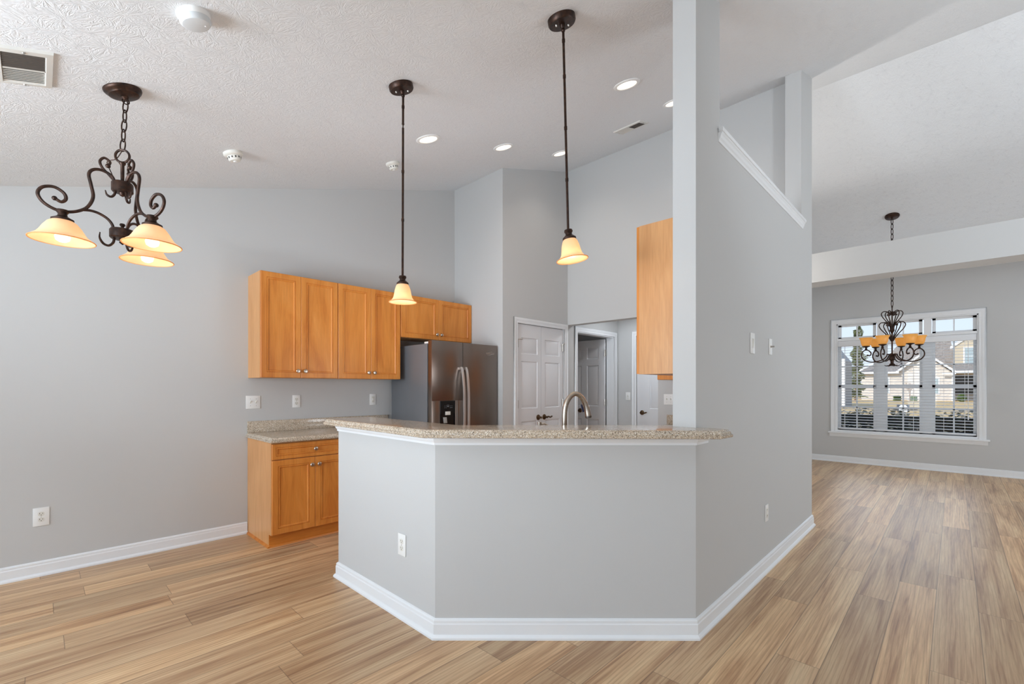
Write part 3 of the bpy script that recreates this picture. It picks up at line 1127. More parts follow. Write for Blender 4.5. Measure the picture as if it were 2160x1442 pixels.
# maker's script on the door
cu = bpy.data.curves.new('logo_curve', 'FONT')
cu.body = 'Whirlpool'
cu.size = 0.030
cu.shear = 0.25
cu.extrude = 0.0005
cu.align_x = 'CENTER'
to = bpy.data.objects.new('logo_tmp', cu)
me = bpy.data.meshes.new_from_object(to)
bpy.data.objects.remove(to)
me.name = 'logo'
me.materials.append(plain('logo_silver', lin(208, 204, 200), 0.25, 0.9))
for v in me.vertices:
    x, y, z = v.co
    v.co = Mr(3.485 + x, 1.652 + y, 0.0012 + z) - ORIG[t.name]
lg = bpy.data.objects.new('logo', me)
COL.objects.link(lg)
lg.parent = rf
m = MB()
u_ = [Mr(3.487 + 0.045 * math.cos(a), 1.660 + 0.017 * math.sin(a) + 0.01 * math.cos(a), 0.0008) for a in [math.pi * (0.15 + 1.75 * i / 24) for i in range(25)]]
m.tube(u_, 0.0009, 5)
m.build('logo_swirl', me.materials[0], rf)

# ------------------------------------------------------------------ faucet and soap pump
t = thing('kitchen_faucet', 'brushed nickel gooseneck faucet rising behind the bar top', 'faucet', (-1.66, 2.165, CT + 0.04))
fb = V((-1.66, 2.165, CT + 0.04))
Rv = V((CS, SN, 0)); Fv = V((-SN, CS, 0))
ax = (Rv * 0.97 + Fv * 0.22).normalized()
def fp(a, z):
    return fb + ax * a + V((0, 0, z - fb.z))
m = MB()
m.lathe([(0.030, 0), (0.030, 0.008), (0.022, 0.014), (0.020, 0.10), (0.0165, 0.115)], fb, (0, 0, 1), 24)
body = m.build('base', M_NICKEL, t)
neck = spline([fp(0, 0.99), fp(0, 1.06), fp(0.0, 1.12), fp(0.004, 1.165), fp(0.016, 1.205), fp(0.038, 1.236), fp(0.064, 1.250), fp(0.090, 1.243), fp(0.112, 1.222), fp(0.130, 1.190), fp(0.143, 1.152), fp(0.149, 1.118)], 5)
nn_ = len(neck)
m = MB()
m.tube(neck, [0.0155 - 0.001 * smoothstep(0.2, 0.6, i / nn_) + 0.0035 * smoothstep(0.75, 1.0, i / nn_) for i in range(nn_)], 16)
nk = m.build('spout', M_NICKEL, t)
m = MB()
m.lathe([(0.019, 0), (0.019, -0.010), (0.016, -0.013)], neck[-1], (neck[-2] - neck[-1]).normalized(), 16)
m.build('spray_head', plain('aerator_grey', lin(120, 116, 112), 0.3, 0.8), nk)
m = MB()
bt0 = fp(0.108, 1.170) - Fv * 0.004
m.tube([fp(0.104, 1.186) - Fv * 0.006, fp(0.112, 1.165) - Fv * 0.006, fp(0.118, 1.142) - Fv * 0.006], [0.005, 0.007, 0.006], 8)
m.build('spray_button', M_BLUE, nk)
m = MB()
m.tube([fp(-0.002, 0.97) , fp(-0.05, 0.985), fp(-0.085, 1.01)], [0.009, 0.007, 0.005], 8)
m.build('handle', M_NICKEL, t)
t = thing('soap_dispenser', 'small brushed nickel soap pump just showing over the bar top', 'soap dispenser', (-1.79, 2.09, CT + 0.04))
m = MB()
sb = V((-1.79, 2.09, CT + 0.04))
m.lathe([(0.020, 0), (0.020, 0.01), (0.010, 0.02), (0.009, 0.16), (0.013, 0.165), (0.013, 0.195), (0.0, 0.199)], sb, (0, 0, 1), 16)
m.build('pump', M_NICKEL, t)
m = MB(); m.tube([sb + V((0, 0, 0.182)), sb + ax * 0.03 + V((0, 0, 0.186)), sb + ax * 0.055 + V((0, 0, 0.172))], [0.007, 0.006, 0.004], 8)
m.build('nozzle', M_NICKEL, t)

# ------------------------------------------------------------------ outlets and switches
def plate_thing(name, M, u, z, label, cat, w=0.072, h=0.117, gangs=('duplex',), group=None):
    loc = M(u, z, 0)
    t = thing(name, label, cat, loc, group)
    m = MB()
    m.mbox(M, u - w / 2, u + w / 2, z - h / 2, z + h / 2, 0.0005, 0.006, 0.0022)
    p = m.build('cover_plate', M_PLATE, t)
    n = len(gangs)
    for i, gk in enumerate(gangs):
        cu_ = u + (i - (n - 1) / 2) * 0.046
        if gk == 'duplex':
            for s in (1, -1):
                m = MB()
                zc = z + s * 0.0195
                pts = [(cu_ + 0.0165 * max(-0.82, min(0.82, math.cos(a))) / 0.82 * 0.95, zc + 0.0145 * math.sin(a)) for a in [2 * math.pi * q / 20 for q in range(20)]]
                m.loft([[M(a, b, 0.005) for a, b in pts], [M(a, b, 0.0075) for a, b in pts]])
                r = m.build('receptacle', M_IVORY, t)
                for du_, hz_ in ((-0.0072, 0.009), (0.0071, 0.0065)):
                    m = MB()
                    m.mbox(M, cu_ + du_ - 0.0012, cu_ + du_ + 0.0012, zc + 0.0035 - hz_ / 2, zc + 0.0035 + hz_ / 2, 0.0070, 0.0079)
                    m.build('slot', M_SLOT, r, smooth=False)
                m = MB()
                m.cyl(M(cu_, zc - 0.007, 0.0070), M(cu_, zc - 0.007, 0.0079), 0.0026, 8)
                m.build('ground_hole', M_SLOT, r, smooth=False)
            m = MB(); m.cyl(M(cu_, z, 0.0055), M(cu_, z, 0.0072), 0.0028, 8); m.build('screw', M_CHROME, t)
        elif gk == 'toggle':
            m = MB()
            m.mbox(M, cu_ - 0.005, cu_ + 0.005, z - 0.012, z + 0.012, 0.0055, 0.0066)
            tg_ = m.build('toggle_frame', M_IVORY, t)
            m = MB()
            m.loft([[M(cu_ + a * 0.0042, z + b * 0.006, 0.006) for a, b in ((-1, -1), (1, -1), (1, 1), (-1, 1))],
                    [M(cu_ + a * 0.0030, z + 0.012 + b * 0.003, 0.019) for a, b in ((-1, -1), (1, -1), (1, 1), (-1, 1))]])
            m.build('toggle', M_IVORY, tg_)
            for s in (1, -1):
                m = MB()
                m.cyl(M(cu_, z + s * 0.030, 0.0055), M(cu_, z + s * 0.030, 0.0070), 0.0028, 8)
                m.build('screw', M_CHROME, t)
        elif gk == 'rocker':
            m = MB(); m.mbox(M, cu_ - 0.0168, cu_ + 0.0168, z - 0.0335, z + 0.0335, 0.0055, 0.0075, 0.0008)
            r = m.build('insert', M_PLATE, t)
            m = MB()
            m.loft([[M(cu_ + a, z + b, 0.0074) for a, b in ((-0.012, -0.029), (0.012, -0.029), (0.012, 0.029), (-0.012, 0.029))],
                    [M(cu_ - 0.011, z - 0.028, 0.0085), M(cu_ + 0.011, z - 0.028, 0.0085), M(cu_ + 0.011, z + 0.028, 0.0125), M(cu_ - 0.011, z + 0.028, 0.0125)]])
            m.build('rocker', M_IVORY, r)
        elif gk == 'gfci':
            m = MB(); m.mbox(M, cu_ - 0.0168, cu_ + 0.0168, z - 0.0335, z + 0.0335, 0.0055, 0.0078, 0.0008)
            r = m.build('receptacle', M_IVORY, t)
            for s in (1, -1):
                zc = z + s * 0.021
                for du_, hz_ in ((-0.0073, 0.008), (0.0073, 0.006)):
                    m = MB()
                    m.mbox(M, cu_ + du_ - 0.0011, cu_ + du_ + 0.0011, zc - hz_ / 2 + 0.002, zc + hz_ / 2 + 0.002, 0.0072, 0.0083)
                    m.build('slot', M_SLOT, r, smooth=False)
            m = MB(); m.mbox(M, cu_ - 0.008, cu_ + 0.008, z - 0.006, z + 0.006, 0.0076, 0.009, 0.0005); m.build('test_button', M_PLATE, r)
        elif gk == 'coax':
            m = MB(); m.cyl(M(cu_, z, 0.0055), M(cu_, z, 0.030), 0.005, 12); m.lathe([(0.0085, 0.0), (0.0085, 0.006)], M(cu_, z, 0.0055), M(0, 0, 1) - M(0, 0, 0), 6)
            m.build('coax_connector', M_CHROME, t)
    return t

Ml = lambda u, v, d: V((XL + d, u, v))
plate_thing('power_outlet', Ml, 0.014, 0.403, 'white duplex outlet low on the long grey wall, near the floor under the three-shade chandelier', 'outlet', 0.080, 0.125)
plate_thing('light_switch', Ml, 1.332, 1.155, 'white double toggle switch plate under the end of the tall maple cabinets', 'switch', 0.117, 0.117, ('toggle', 'toggle'))
plate_thing('power_outlet', Ml, 1.705, 1.155, 'white duplex outlet above the counter, under the first tall maple cabinet', 'outlet')
plate_thing('power_outlet', Ml, 2.499, 1.157, 'white rectangular outlet above the counter, next to the fridge side', 'outlet', gangs=('gfci',))
Mbar = lambda u, v, d: V((u, BF - d, v))
plate_thing('power_outlet', Mbar, -2.227, 0.407, 'white duplex outlet on the short face of the bar half wall', 'outlet', 0.076, 0.121)
Mpr = lambda u, v, d: V((XR + d, u, v))
plate_thing('power_outlet', Mpr, 3.570, 0.403, 'white outlet low on the partition wall, above its baseboard', 'outlet', gangs=('gfci',))
plate_thing('light_switch', Mpr, 3.255, 1.577, 'white single dimmer switch on the partition wall, the larger of two plates', 'switch', 0.085, 0.135, ('rocker',))
plate_thing('cable_plate', Mpr, 3.662, 1.580, 'small white plate with a metal cable connector, beside the switch on the partition', 'cable plate', 0.070, 0.114, ('coax',))
plate_thing('light_switch', Mb, -3.465, 1.155, 'white single toggle switch at the end of the hall, between two door casings', 'switch', gangs=('toggle',))
Mhd = lambda u, v, d: V((u, YH - d, v))
plate_thing('light_switch', Mhd, -2.258, 1.154, 'white two-toggle switch plate on the far kitchen wall beside the pillar', 'switch', 0.117, 0.117, ('toggle', 'toggle'))

# ------------------------------------------------------------------ ceiling fittings
def cpoint(x, y, n=CN):
    return V((x, y, cz(y)))

def detector(x, y, label):
    p = cpoint(x, y)
    t = thing('smoke_detector', label, 'smoke detector', p, None)
    m = MB()
    m.lathe([(0.062, 0.0), (0.062, 0.016), (0.057, 0.022), (0.044, 0.026)], p, CN, 32)
    m.build('base', M_IVORY, t)
    m = MB()
    m.lathe([(0.044, 0.024), (0.042, 0.046), (0.034, 0.056), (0.018, 0.058)], p, CN, 32)
    h = m.build('housing', M_IVORY, t)
    m = MB()
    u, v, a = basis(CN)
    for k in range(12):
        an = 2 * math.pi * k / 12
        d = u * math.cos(an) + v * math.sin(an)
        q = u * math.cos(an + 0.18) + v * math.sin(an + 0.18)
        m.poly([p + d * 0.0452 + a * 0.032, p + q * 0.0452 + a * 0.032, p + q * 0.0438 + a * 0.043, p + d * 0.0438 + a * 0.043])
    m.build('vent_slot', M_SLOT, h, smooth=False, recalc=False)
    m = MB(); m.lathe([(0.014, 0.057), (0.013, 0.062), (0.008, 0.063)], p, CN, 16)
    m.build('test_button', M_PLATE, h)
    return t
detector(-3.672, 0.956, 'white smoke detector on the ceiling between the chandelier and the nearer pendant lamp')
detector(-3.694, 2.250, 'white smoke detector on the ceiling behind a pendant rod, above the fridge side')
p = cpoint(-2.204, 0.433)
t = thing('ceiling_alarm', 'large plain white disc alarm on the ceiling near the vent grille', 'alarm', p)
m = MB(); m.lathe([(0.060, 0), (0.060, 0.010), (0.057, 0.016), (0.057, 0.020)], p, CN, 40); m.build('base', M_PLATE, t)
m = MB(); m.lathe([(0.056, 0.018), (0.056, 0.030), (0.049, 0.040), (0.042, 0.042)], p, CN, 40)
h = m.build('cover', plain('pale_grey_plastic', lin(212, 216, 218), 0.4), t)
u, v, a = basis(CN)
m = MB(); m.lathe([(0.0035, 0.0415), (0.003, 0.0435)], p + u * 0.03 + v * 0.01, CN, 10); m.build('indicator', M_PLATE, h)

def can_light(x, y, label):
    p = cpoint(x, y)
    t = thing('recessed_light', label, 'ceiling light', p, 'recessed kitchen lights')
    m = MB()
    m.lathe([(0.099, 0.0), (0.099, 0.004), (0.092, 0.008), (0.076, 0.009), (0.072, 0.006)], p, CN, 40, True, False)
    m.build('trim_ring', M_PLATE, t)
    m = MB()
    m.lathe([(0.074, 0.0005), (0.074, 0.0035), (0.0, 0.0042)], p, CN, 32)
    m.build('lens', M_CANLIT, t)
    l = lamp('recessed_lamp', 'SPOT', p + CN * 0.03, 7, (1.0, 0.90, 0.80), spot_size=math.radians(140), spot_blend=0.9, shadow_soft_size=0.06)
    l.rotation_euler = CN.to_track_quat('-Z', 'Y').to_euler()
can_light(-3.112, 2.227, 'lit recessed light above the tall maple cabinets, beside the further pendant rod')
can_light(-3.111, 3.100, 'lit recessed light standing alone near the alcove corner')
can_light(-3.111, 3.985, 'lit recessed light partly behind the pendant rod, by the pantry wall')
can_light(-1.797, 3.117, 'lit recessed light above the ceiling vent, beside the pillar')
can_light(-1.820, 3.987, 'lit recessed light almost hidden behind the white pillar')

def cplane(x0, y0):
    """frame on the near slope: u along X, v up the slope, d down into the room"""
    o = cpoint(x0, y0)
    e1 = V((1, 0, 0)); e2 = V((0, 1, SL)).normalized()
    return lambda u, v, d: o + e1 * u + e2 * v + CN * d

def ceiling_vent(x0, x1, y0, y1, label, along, n1, split=0.5):
    Mv = cplane((x0 + x1) / 2, (y0 + y1) / 2)
    hu = (x1 - x0) / 2
    hv = (y1 - y0) / 2 * math.hypot(1, SL)
    t = thing('ceiling_vent', label, 'vent', Mv(0, 0, 0))
    b = 0.030
    m = MB()
    prof = [(0, 0), (0.004, 0.010), (b - 0.004, 0.013), (b, 0.006), (b, 0.0)]
    rings = []
    def rc(i, d):
        return [Mv(-hu + i, -hv + i, d), Mv(hu - i, -hv + i, d), Mv(hu - i, hv - i, d), Mv(-hu + i, hv - i, d)]
    m.loft([rc(i, d) for i, d in prof], False, False)
    m.build('frame', M_GREYVENT, t, ang=20)
    iu, iv = hu - b, hv - b
    m = MB(); m.mbox(Mv, -iu, iu, -iv, iv, 0.0005, 0.0015); m.build('duct_opening', M_SLOT, t, smooth=False)
    for half in (0, 1):
        m = MB()
        for k in range(n1):
            if along == 'v':     # louvres run up the slope, spread along X
                a = (0.004 + (iu - 0.006) * (k + 0.5) / n1) * (1 if half else -1)
                tilt = 0.004 if half else -0.004
                pr = [(a - 0.0035 + tilt, 0.003), (a + 0.0035 + tilt, 0.003), (a + 0.003 - tilt, 0.0125), (a - 0.001 - tilt, 0.0125)]
                m.loft([[Mv(q[0], -iv, q[1]) for q in pr], [Mv(q[0], iv, q[1]) for q in pr]])
            else:
                a = -iv + 2 * iv * (k + 0.5) / n1
                s = (0.003, iu) if half else (-iu, -0.003)
                pr = [(a - 0.004, 0.003), (a + 0.002, 0.003), (a + 0.004, 0.011), (a, 0.011)]
                m.loft([[Mv(s[0], q[0], q[1]) for q in pr], [Mv(s[1], q[0], q[1]) for q in pr]])
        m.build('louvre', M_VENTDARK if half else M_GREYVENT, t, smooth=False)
    m = MB()
    if along == 'v':
        m.mbox(Mv, -0.006, 0.006, -iv, iv, 0.006, 0.0125)
    else:
        m.mbox(Mv, -0.004, 0.004, -iv, iv, 0.004, 0.0115)
    m.build('divider', M_GREYVENT, t, smooth=False)
    for s in (-1, 1):
        m = MB()
        m.lathe([(0.0055, 0.012), (0.0045, 0.0155), (0.0, 0.016)], Mv(s * (hu - b / 2), 0, 0), CN, 10)
        m.build('screw', M_CHROME, t)
    return t
ceiling_vent(-2.990, -2.682, -0.135, 0.045, 'beige louvred vent grille on the ceiling near the chandelier canopy', 'v', 8)
ceiling_vent(-2.490, -2.190, 4.050, 4.230, 'small white louvred vent high on the kitchen ceiling near the pillar', 'u', 9)

# ------------------------------------------------------------------ pendant lamps
def pendant(cx, cy, sx, sy, rim_z, label, tilt, gap=False):
    p = cpoint(cx, cy)
    t = thing('pendant_lamp', label, 'pendant lamp', p, 'pendant lamps over the bar')
    m = MB()
    m.lathe([(0.073, 0.0), (0.073, 0.022), (0.068, 0.030), (0.015, 0.032)], p, CN, 36)
    c = m.build('canopy', M_BRONZE, t)
    u, v, a = basis(CN)
    for s in (1, -1):
        d = (Rv * 0.8 + V((0, 0.5, 0.15))).normalized() * (0.036 * s)
        d = d - CN * d.dot(CN)
        m = MB()
        m.lathe([(0.006, 0.031), (0.006, 0.036), (0.004, 0.040)], p + d, CN, 10)
        m.build('canopy_screw', M_CHROME, c)
    m = MB()
    k0 = p + CN * 0.030
    m.lathe([(0.014, 0), (0.014, 0.012), (0.010, 0.020)], k0, CN, 14)
    m.ball(k0 + CN * 0.028, 0.011, 12)
    m.build('swivel', M_BRONZE, t)
    top = k0 + CN * 0.030
    hub = V((sx, sy, rim_z + 0.165))
    m = MB()
    L = (hub - top)
    if gap:
        g0 = 0.155
        m.cyl(top, top + L * g0, 0.0068, 10)
        m.cyl(top + L * g0, top + L * (g0 + 0.025), 0.0035, 8)
        m.cyl(top + L * (g0 + 0.022), hub, 0.0068, 10)
        m.ball(top + L * g0, 0.0085, 8)
    else:
        m.cyl(top, hub, 0.0068, 10)
    for f in ((0.06, 0.42, 0.69) if gap else (0.05, 0.23, 0.49, 0.75)):
        q = top + L * f
        m.tube([q - L.normalized() * 0.008, q + L.normalized() * 0.008], 0.0088, 10)
    m.build('rod', M_BRONZE, t)
    axis = (V((0, 0, -1)) + Rv * math.tan(tilt)).normalized()
    m = MB()
    m.lathe([(0.010, 0.0), (0.021, 0.003), (0.023, 0.012), (0.017, 0.022), (0.018, 0.030), (0.030, 0.040), (0.036, 0.046), (0.036, 0.054), (0.030, 0.058)], hub, axis, 28)
    m.build('socket_cap', M_BRONZE, t)
    prof = [(0.032, 0.052), (0.040, 0.066), (0.047, 0.088), (0.051, 0.112), (0.056, 0.134), (0.067, 0.151), (0.080, 0.160), (0.084, 0.163)]
    inn = [(r - 0.004, h - 0.001) for r, h in prof[::-1]]
    m = MB()
    m.lathe(prof + inn, hub, axis, 40, False, False)
    s_ = m.build('shade', M_SHADE, t)
    m = MB()
    m.torus(hub + axis * 0.1625, 0.083, 0.0024, axis, 40, 6)
    m.build('shade_rim', M_SHADERIM, s_)
    m = MB()
    bc = hub + axis * 0.112
    m.lathe([(0.012, -0.050), (0.014, -0.03), (0.026, -0.008), (0.029, 0.008), (0.024, 0.022), (0.012, 0.030), (0.0, 0.032)], bc, axis, 20)
    m.build('bulb', M_BULB, t)
    lamp('pendant_bulb_light', 'POINT', hub + axis * 0.150, 0.9, (1.0, 0.72, 0.42), shadow_soft_size=0.03)
    return t
pendant(-1.492, 1.917, -1.477, 1.957, 1.962, 'bronze pendant lamp with tilted cream glass shade, hanging in front of the pantry wall', math.radians(8))
pendant(-2.415, 1.527, -2.427, 1.548, 1.806, 'bronze pendant lamp with cream glass shade hanging in front of the maple cabinets', math.radians(0.5), True)

# ------------------------------------------------------------------ chandeliers
def chain(p0, p1, name, parent, link=0.045, r=0.0028, w=0.011):
    m = MB()
    L = (p1 - p0).length
    n = max(2, round(L / (link * 0.78)))
    d = (p1 - p0).normalized()
    u, v, _ = basis(d)
    for i in range(n):
        c = p0 + d * (L * (i + 0.5) / n)
        ax_ = (u * math.cos(0.7) + v * math.sin(0.7)) if i % 2 else (u * -math.sin(0.7) + v * math.cos(0.7))
        e = d.cross(ax_)
        half = L / n * 0.64
        pts = [c + e * w * math.cos(q) + d * half * math.sin(q) for q in [2 * math.pi * j / 14 for j in range(14)]]
        pts.append(pts[0]); pts.append(pts[1])
        m.tube(pts, r, 6, False)
    return m.build(name, M_BRONZE, parent)

# three-shade chandelier
cxy = (-2.936, 0.287)
C0 = V((cxy[0], cxy[1], 0))
p = cpoint(*cxy)
t = thing('chandelier', 'three-shade bronze scroll chandelier with lit cream glass bowls by the long grey wall', 'chandelier', p)
m = MB()
m.lathe([(0.078, 0.0), (0.078, 0.006), (0.073, 0.014), (0.066, 0.018), (0.062, 0.026), (0.050, 0.032), (0.018, 0.034), (0.010, 0.046)], p, CN, 36)
m.build('canopy', M_BRONZE, t)
top = p + CN * 0.044
def cpt(a, rho, z):
    return C0 + V((math.cos(a) * rho, math.sin(a) * rho, z))
m = MB(); m.torus(top + V((0, 0, -0.008)), 0.013, 0.003, (1, 0, 0), 16, 6); m.build('loop', M_BRONZE, t)
chain(top + V((0, 0, -0.010)), V((C0.x, C0.y, 2.452)), 'chain', t, 0.060, 0.0030, 0.0115)
m = MB(); m.torus(cpt(0, 0, 2.422), 0.031, 0.0055, V((0.8, -0.6, 0)), 24, 8); m.build('hanging_ring', M_BRONZE, t)
m = MB()
m.lathe([(0.012, 2.392), (0.014, 2.385), (0.008, 2.375), (0.0075, 2.300), (0.010, 2.292), (0.040, 2.290), (0.043, 2.284), (0.043, 2.248), (0.038, 2.242), (0.014, 2.240), (0.011, 2.228), (0.0, 2.222)], C0, (0, 0, 1), 32)
m.build('upper_hub', M_BRONZE, t)
m = MB()
m.lathe([(0.009, 2.090), (0.012, 2.083), (0.006, 2.074), (0.008, 2.062), (0.046, 2.060), (0.050, 2.054), (0.050, 2.020), (0.045, 2.014), (0.014, 2.012), (0.010, 2.004), (0.013, 1.996), (0.0, 1.986)], C0, (0, 0, 1), 32)
m.build('lower_hub', M_BRONZE, t)
wire = spline([V((C0.x, C0.y, 2.45)), cpt(3.9, 0.03, 2.41), cpt(3.9, 0.068, 2.40), cpt(3.9, 0.075, 2.385), cpt(3.9, 0.05, 2.33), cpt(3.9, 0.034, 2.292)], 5)
m = MB(); m.tube(wire, 0.0022, 6); m.build('lamp_wire', M_BRONZE, t)
ARM = [(0.028, 2.288), (0.042, 2.315), (0.076, 2.330), (0.106, 2.323), (0.121, 2.297), (0.113, 2.247), (0.106, 2.195), (0.120, 2.150), (0.144, 2.122), (0.185, 2.102), (0.231, 2.101), (0.272, 2.124), (0.290, 2.160), (0.275, 2.192), (0.238, 2.203), (0.206, 2.184), (0.199, 2.158), (0.214, 2.141), (0.236, 2.152)]
CURL = [(0.030, 2.292), (0.052, 2.318), (0.075, 2.345), (0.082, 2.372), (0.066, 2.392), (0.046, 2.378), (0.053, 2.357)]
LOW = [(0.144, 2.122), (0.115, 2.126), (0.085, 2.120), (0.055, 2.102), (0.038, 2.078), (0.034, 2.056)]
HOOK = [(0.026, 2.246), (0.030, 2.226), (0.042, 2.212), (0.057, 2.218), (0.063, 2.238)]
TAIL = [(0.030, 2.018), (0.034, 1.992), (0.050, 1.974), (0.070, 1.980), (0.083, 2.005), (0.082, 2.032)]
for a in (math.radians(265.5), math.radians(25.5), math.radians(145.5)):
    m = MB()
    for prof, r in ((ARM, 0.0070), (CURL, 0.0058), (LOW, 0.0062), (HOOK, 0.0055), (TAIL, 0.0055)):
        P = spline([cpt(a, *q) for q in prof], 6)
        nP = len(P)
        if prof in (HOOK, TAIL):
            m.tube(P, [r * (1 - 0.6 * smoothstep(0.6, 1.0, i / nP)) for i in range(nP)], 8)
        else:
            m.tube(P, r, 8)
        if prof in (ARM, CURL):
            m.ball(P[-1], 0.0105, 10)
    arm = m.build('arm', M_BRONZE, t)
    o = cpt(a, 0.210, 2.104)
    dn = V((0, 0, -1))
    m = MB()
    m.lathe([(0.008, -0.004), (0.022, 0.0), (0.024, 0.008), (0.016, 0.018), (0.018, 0.028), (0.032, 0.038), (0.040, 0.042), (0.040, 0.050), (0.030, 0.054)], o, dn, 28)
    m.build('socket_cap', M_BRONZE, t)
    prof = [(0.036, 0.048), (0.052, 0.060), (0.066, 0.080), (0.078, 0.102), (0.088, 0.117), (0.102, 0.128), (0.116, 0.140)]
    m = MB()
    m.lathe(prof + [(r - 0.004, h) for r, h in prof[::-1]], o, dn, 44, False, False)
    s_ = m.build('shade', M_SHADE, t)
    m = MB(); m.torus(o + dn * 0.140, 0.1145, 0.0026, (0, 0, 1), 44, 6); m.build('shade_rim', M_SHADERIM, s_)
    m = MB()
    bc = o + dn * 0.120
    m.lathe([(0.012, -0.05), (0.014, -0.032), (0.024, -0.012), (0.028, 0.004), (0.024, 0.019), (0.012, 0.027), (0.0, 0.029)], bc, dn, 20)
    m.build('bulb', M_BULB, t)
    lamp('chandelier_bulb_light', 'POINT', o + dn * 0.152, 0.8, (1.0, 0.70, 0.40), shadow_soft_size=0.03)

# six-shade dining chandelier
dxy = (-0.600, 7.909)
D0 = V((dxy[0], dxy[1], 0))
p = V((dxy[0], dxy[1], cz(dxy[1])))
t = thing('chandelier', 'six-shade bronze scroll chandelier with upward amber bowls in front of the blinds', 'chandelier', p)
m = MB()
m.lathe([(0.079, 0.0), (0.079, 0.008), (0.072, 0.022), (0.050, 0.032), (0.014, 0.036), (0.010, 0.05)], p, CN2, 32)
m.build('canopy', M_BRONZE, t)
chain(p + CN2 * 0.045, V((D0.x, D0.y, 2.37)), 'chain', t, 0.085, 0.0042, 0.0145)
m = MB()
m.lathe([(0.006, 2.375), (0.010, 2.36), (0.006, 2.34), (0.006, 2.30), (0.018, 2.295), (0.020, 2.265), (0.008, 2.250), (0.007, 2.08), (0.024, 2.07), (0.028, 2.04), (0.016, 2.02), (0.010, 2.0), (0.008, 1.74), (0.026, 1.71), (0.034, 1.69), (0.034, 1.655), (0.020, 1.640), (0.016, 1.60), (0.006, 1.575), (0.0, 1.565)], D0, (0, 0, 1), 24)
m.build('column', M_BRONZE, t)
def dpt(a, rho, z):
    rho *= 0.79
    return D0 + V((math.cos(a) * rho, math.sin(a) * rho, z))
DARM = [(0.022, 1.700), (0.060, 1.730), (0.075, 1.700), (0.120, 1.660), (0.20, 1.634), (0.290, 1.630), (0.370, 1.655), (0.412, 1.705), (0.405, 1.760), (0.360, 1.792), (0.310, 1.782), (0.282, 1.745), (0.300, 1.715), (0.330, 1.722)]
UPA = [(0.010, 1.90), (0.040, 1.945), (0.085, 2.00), (0.145, 2.06), (0.175, 2.115), (0.150, 2.150), (0.105, 2.152), (0.072, 2.135), (0.068, 2.115)]
UPB = [(0.024, 2.05), (0.030, 2.10), (0.075, 2.165), (0.125, 2.225), (0.142, 2.270), (0.115, 2.300), (0.070, 2.296), (0.048, 2.272), (0.058, 2.252)]
for k in range(6):
    a = math.radians(14 + 60 * k)
    m = MB()
    for prof, r in ((DARM, 0.0080), (UPA, 0.0066), (UPB, 0.0062)):
        P = spline([dpt(a, *q) for q in prof], 5)
        m.tube(P, r, 6)
        m.ball(P[-1], 0.011, 8)
    # leaf tips at the foot
    P = spline([dpt(a, 0.018, 1.60), dpt(a, 0.045, 1.576), dpt(a, 0.085, 1.574), dpt(a, 0.10, 1.584)], 4)
    m.tube(P, [0.010 * (1 - 0.75 * i / len(P)) for i in range(len(P))], 6)
    m.build('arm', M_BRONZE, t)
    o = dpt(a, 0.350, 1.792)
    m = MB()
    m.lathe([(0.012, 0), (0.016, 0.012), (0.010, 0.022), (0.014, 0.034), (0.040, 0.046), (0.044, 0.054), (0.036, 0.058)], o, (0, 0, 1), 20)
    m.build('shade_cup', M_BRONZE, t)
    prof = [(0.036, 0.054), (0.048, 0.068), (0.057, 0.095), (0.061, 0.125), (0.067, 0.148), (0.077, 0.164), (0.080, 0.167)]
    m = MB()
    m.lathe(prof + [(r - 0.004, h) for r, h in prof[::-1]] + [(0.0, 0.060)], o, (0, 0, 1), 28, False, False)
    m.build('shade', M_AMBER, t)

# ------------------------------------------------------------------ front window
t = struct_root('window_1', ((WX0 + WX1) / 2, YW, WZ0))
Mw = lambda u, v, d: V((u, YW - d, v))
m = MB()
cw = 0.085
prof = [(0, 0), (0, 0.012), (0.012, 0.018), (0.035, 0.015), (0.055, 0.022), (cw - 0.005, 0.022), (cw, 0.014), (cw, 0)]
for (dx, s) in ((WX0, -1), (WX1, 1)):
    m.loft([[Mw(dx + s * a, WZ0 - 0.06, d) for a, d in prof], [Mw(dx + s * a, WZ1 + a, d) for a, d in prof]])
m.loft([[Mw(WX0 - a, WZ1 + a, d) for a, d in prof], [Mw(WX1 + a, WZ1 + a, d) for a, d in prof]])
m.build('casing', M_TRIM, t, ang=25)
m = MB()
m.box(WX0 - cw - 0.035, WX1 + cw + 0.035, YW - 0.045, YW - 0.0, 0.495, 0.525, 0.006)
m.box(WX0 - 0.0, WX1 + 0.0, YW - 0.005, YW + 0.14, 0.525, WZ0)
m.build('sill', M_TRIM, t)
m = MB()
m.prism([(YW, 0.440), (YW - 0.012, 0.440), (YW - 0.016, 0.460), (YW - 0.026, 0.480), (YW - 0.030, 0.495), (YW, 0.495)], 'x', WX0 - cw - 0.015, WX1 + cw + 0.015)
m.build('apron', M_TRIM, t, ang=25)
m = MB()
m.box(WX0, WX0 + 0.015, YW, YW + 0.14, WZ0, WZ1)
m.box(WX1 - 0.015, WX1, YW, YW + 0.14, WZ0, WZ1)
m.box(WX0, WX1, YW, YW + 0.14, WZ1 - 0.015, WZ1)
m.box(WX0, WX1, YW + 0.005, YW + 0.14, 2.080, 2.120)
MU = ((-0.942, -0.829), (-0.367, -0.252))
for a, b in MU:
    m.box(a, b, YW + 0.082, YW + 0.14, WZ0, 2.08)
    m.box(a + 0.02, b - 0.01, YW + 0.006, YW + 0.14, 2.12, WZ1 - 0.015)
m.build('frame', M_TRIM, t, smooth=False)
units = ((WX0 + 0.015, MU[0][0]), (MU[0][1], MU[1][0]), (MU[1][1], WX1 - 0.015))
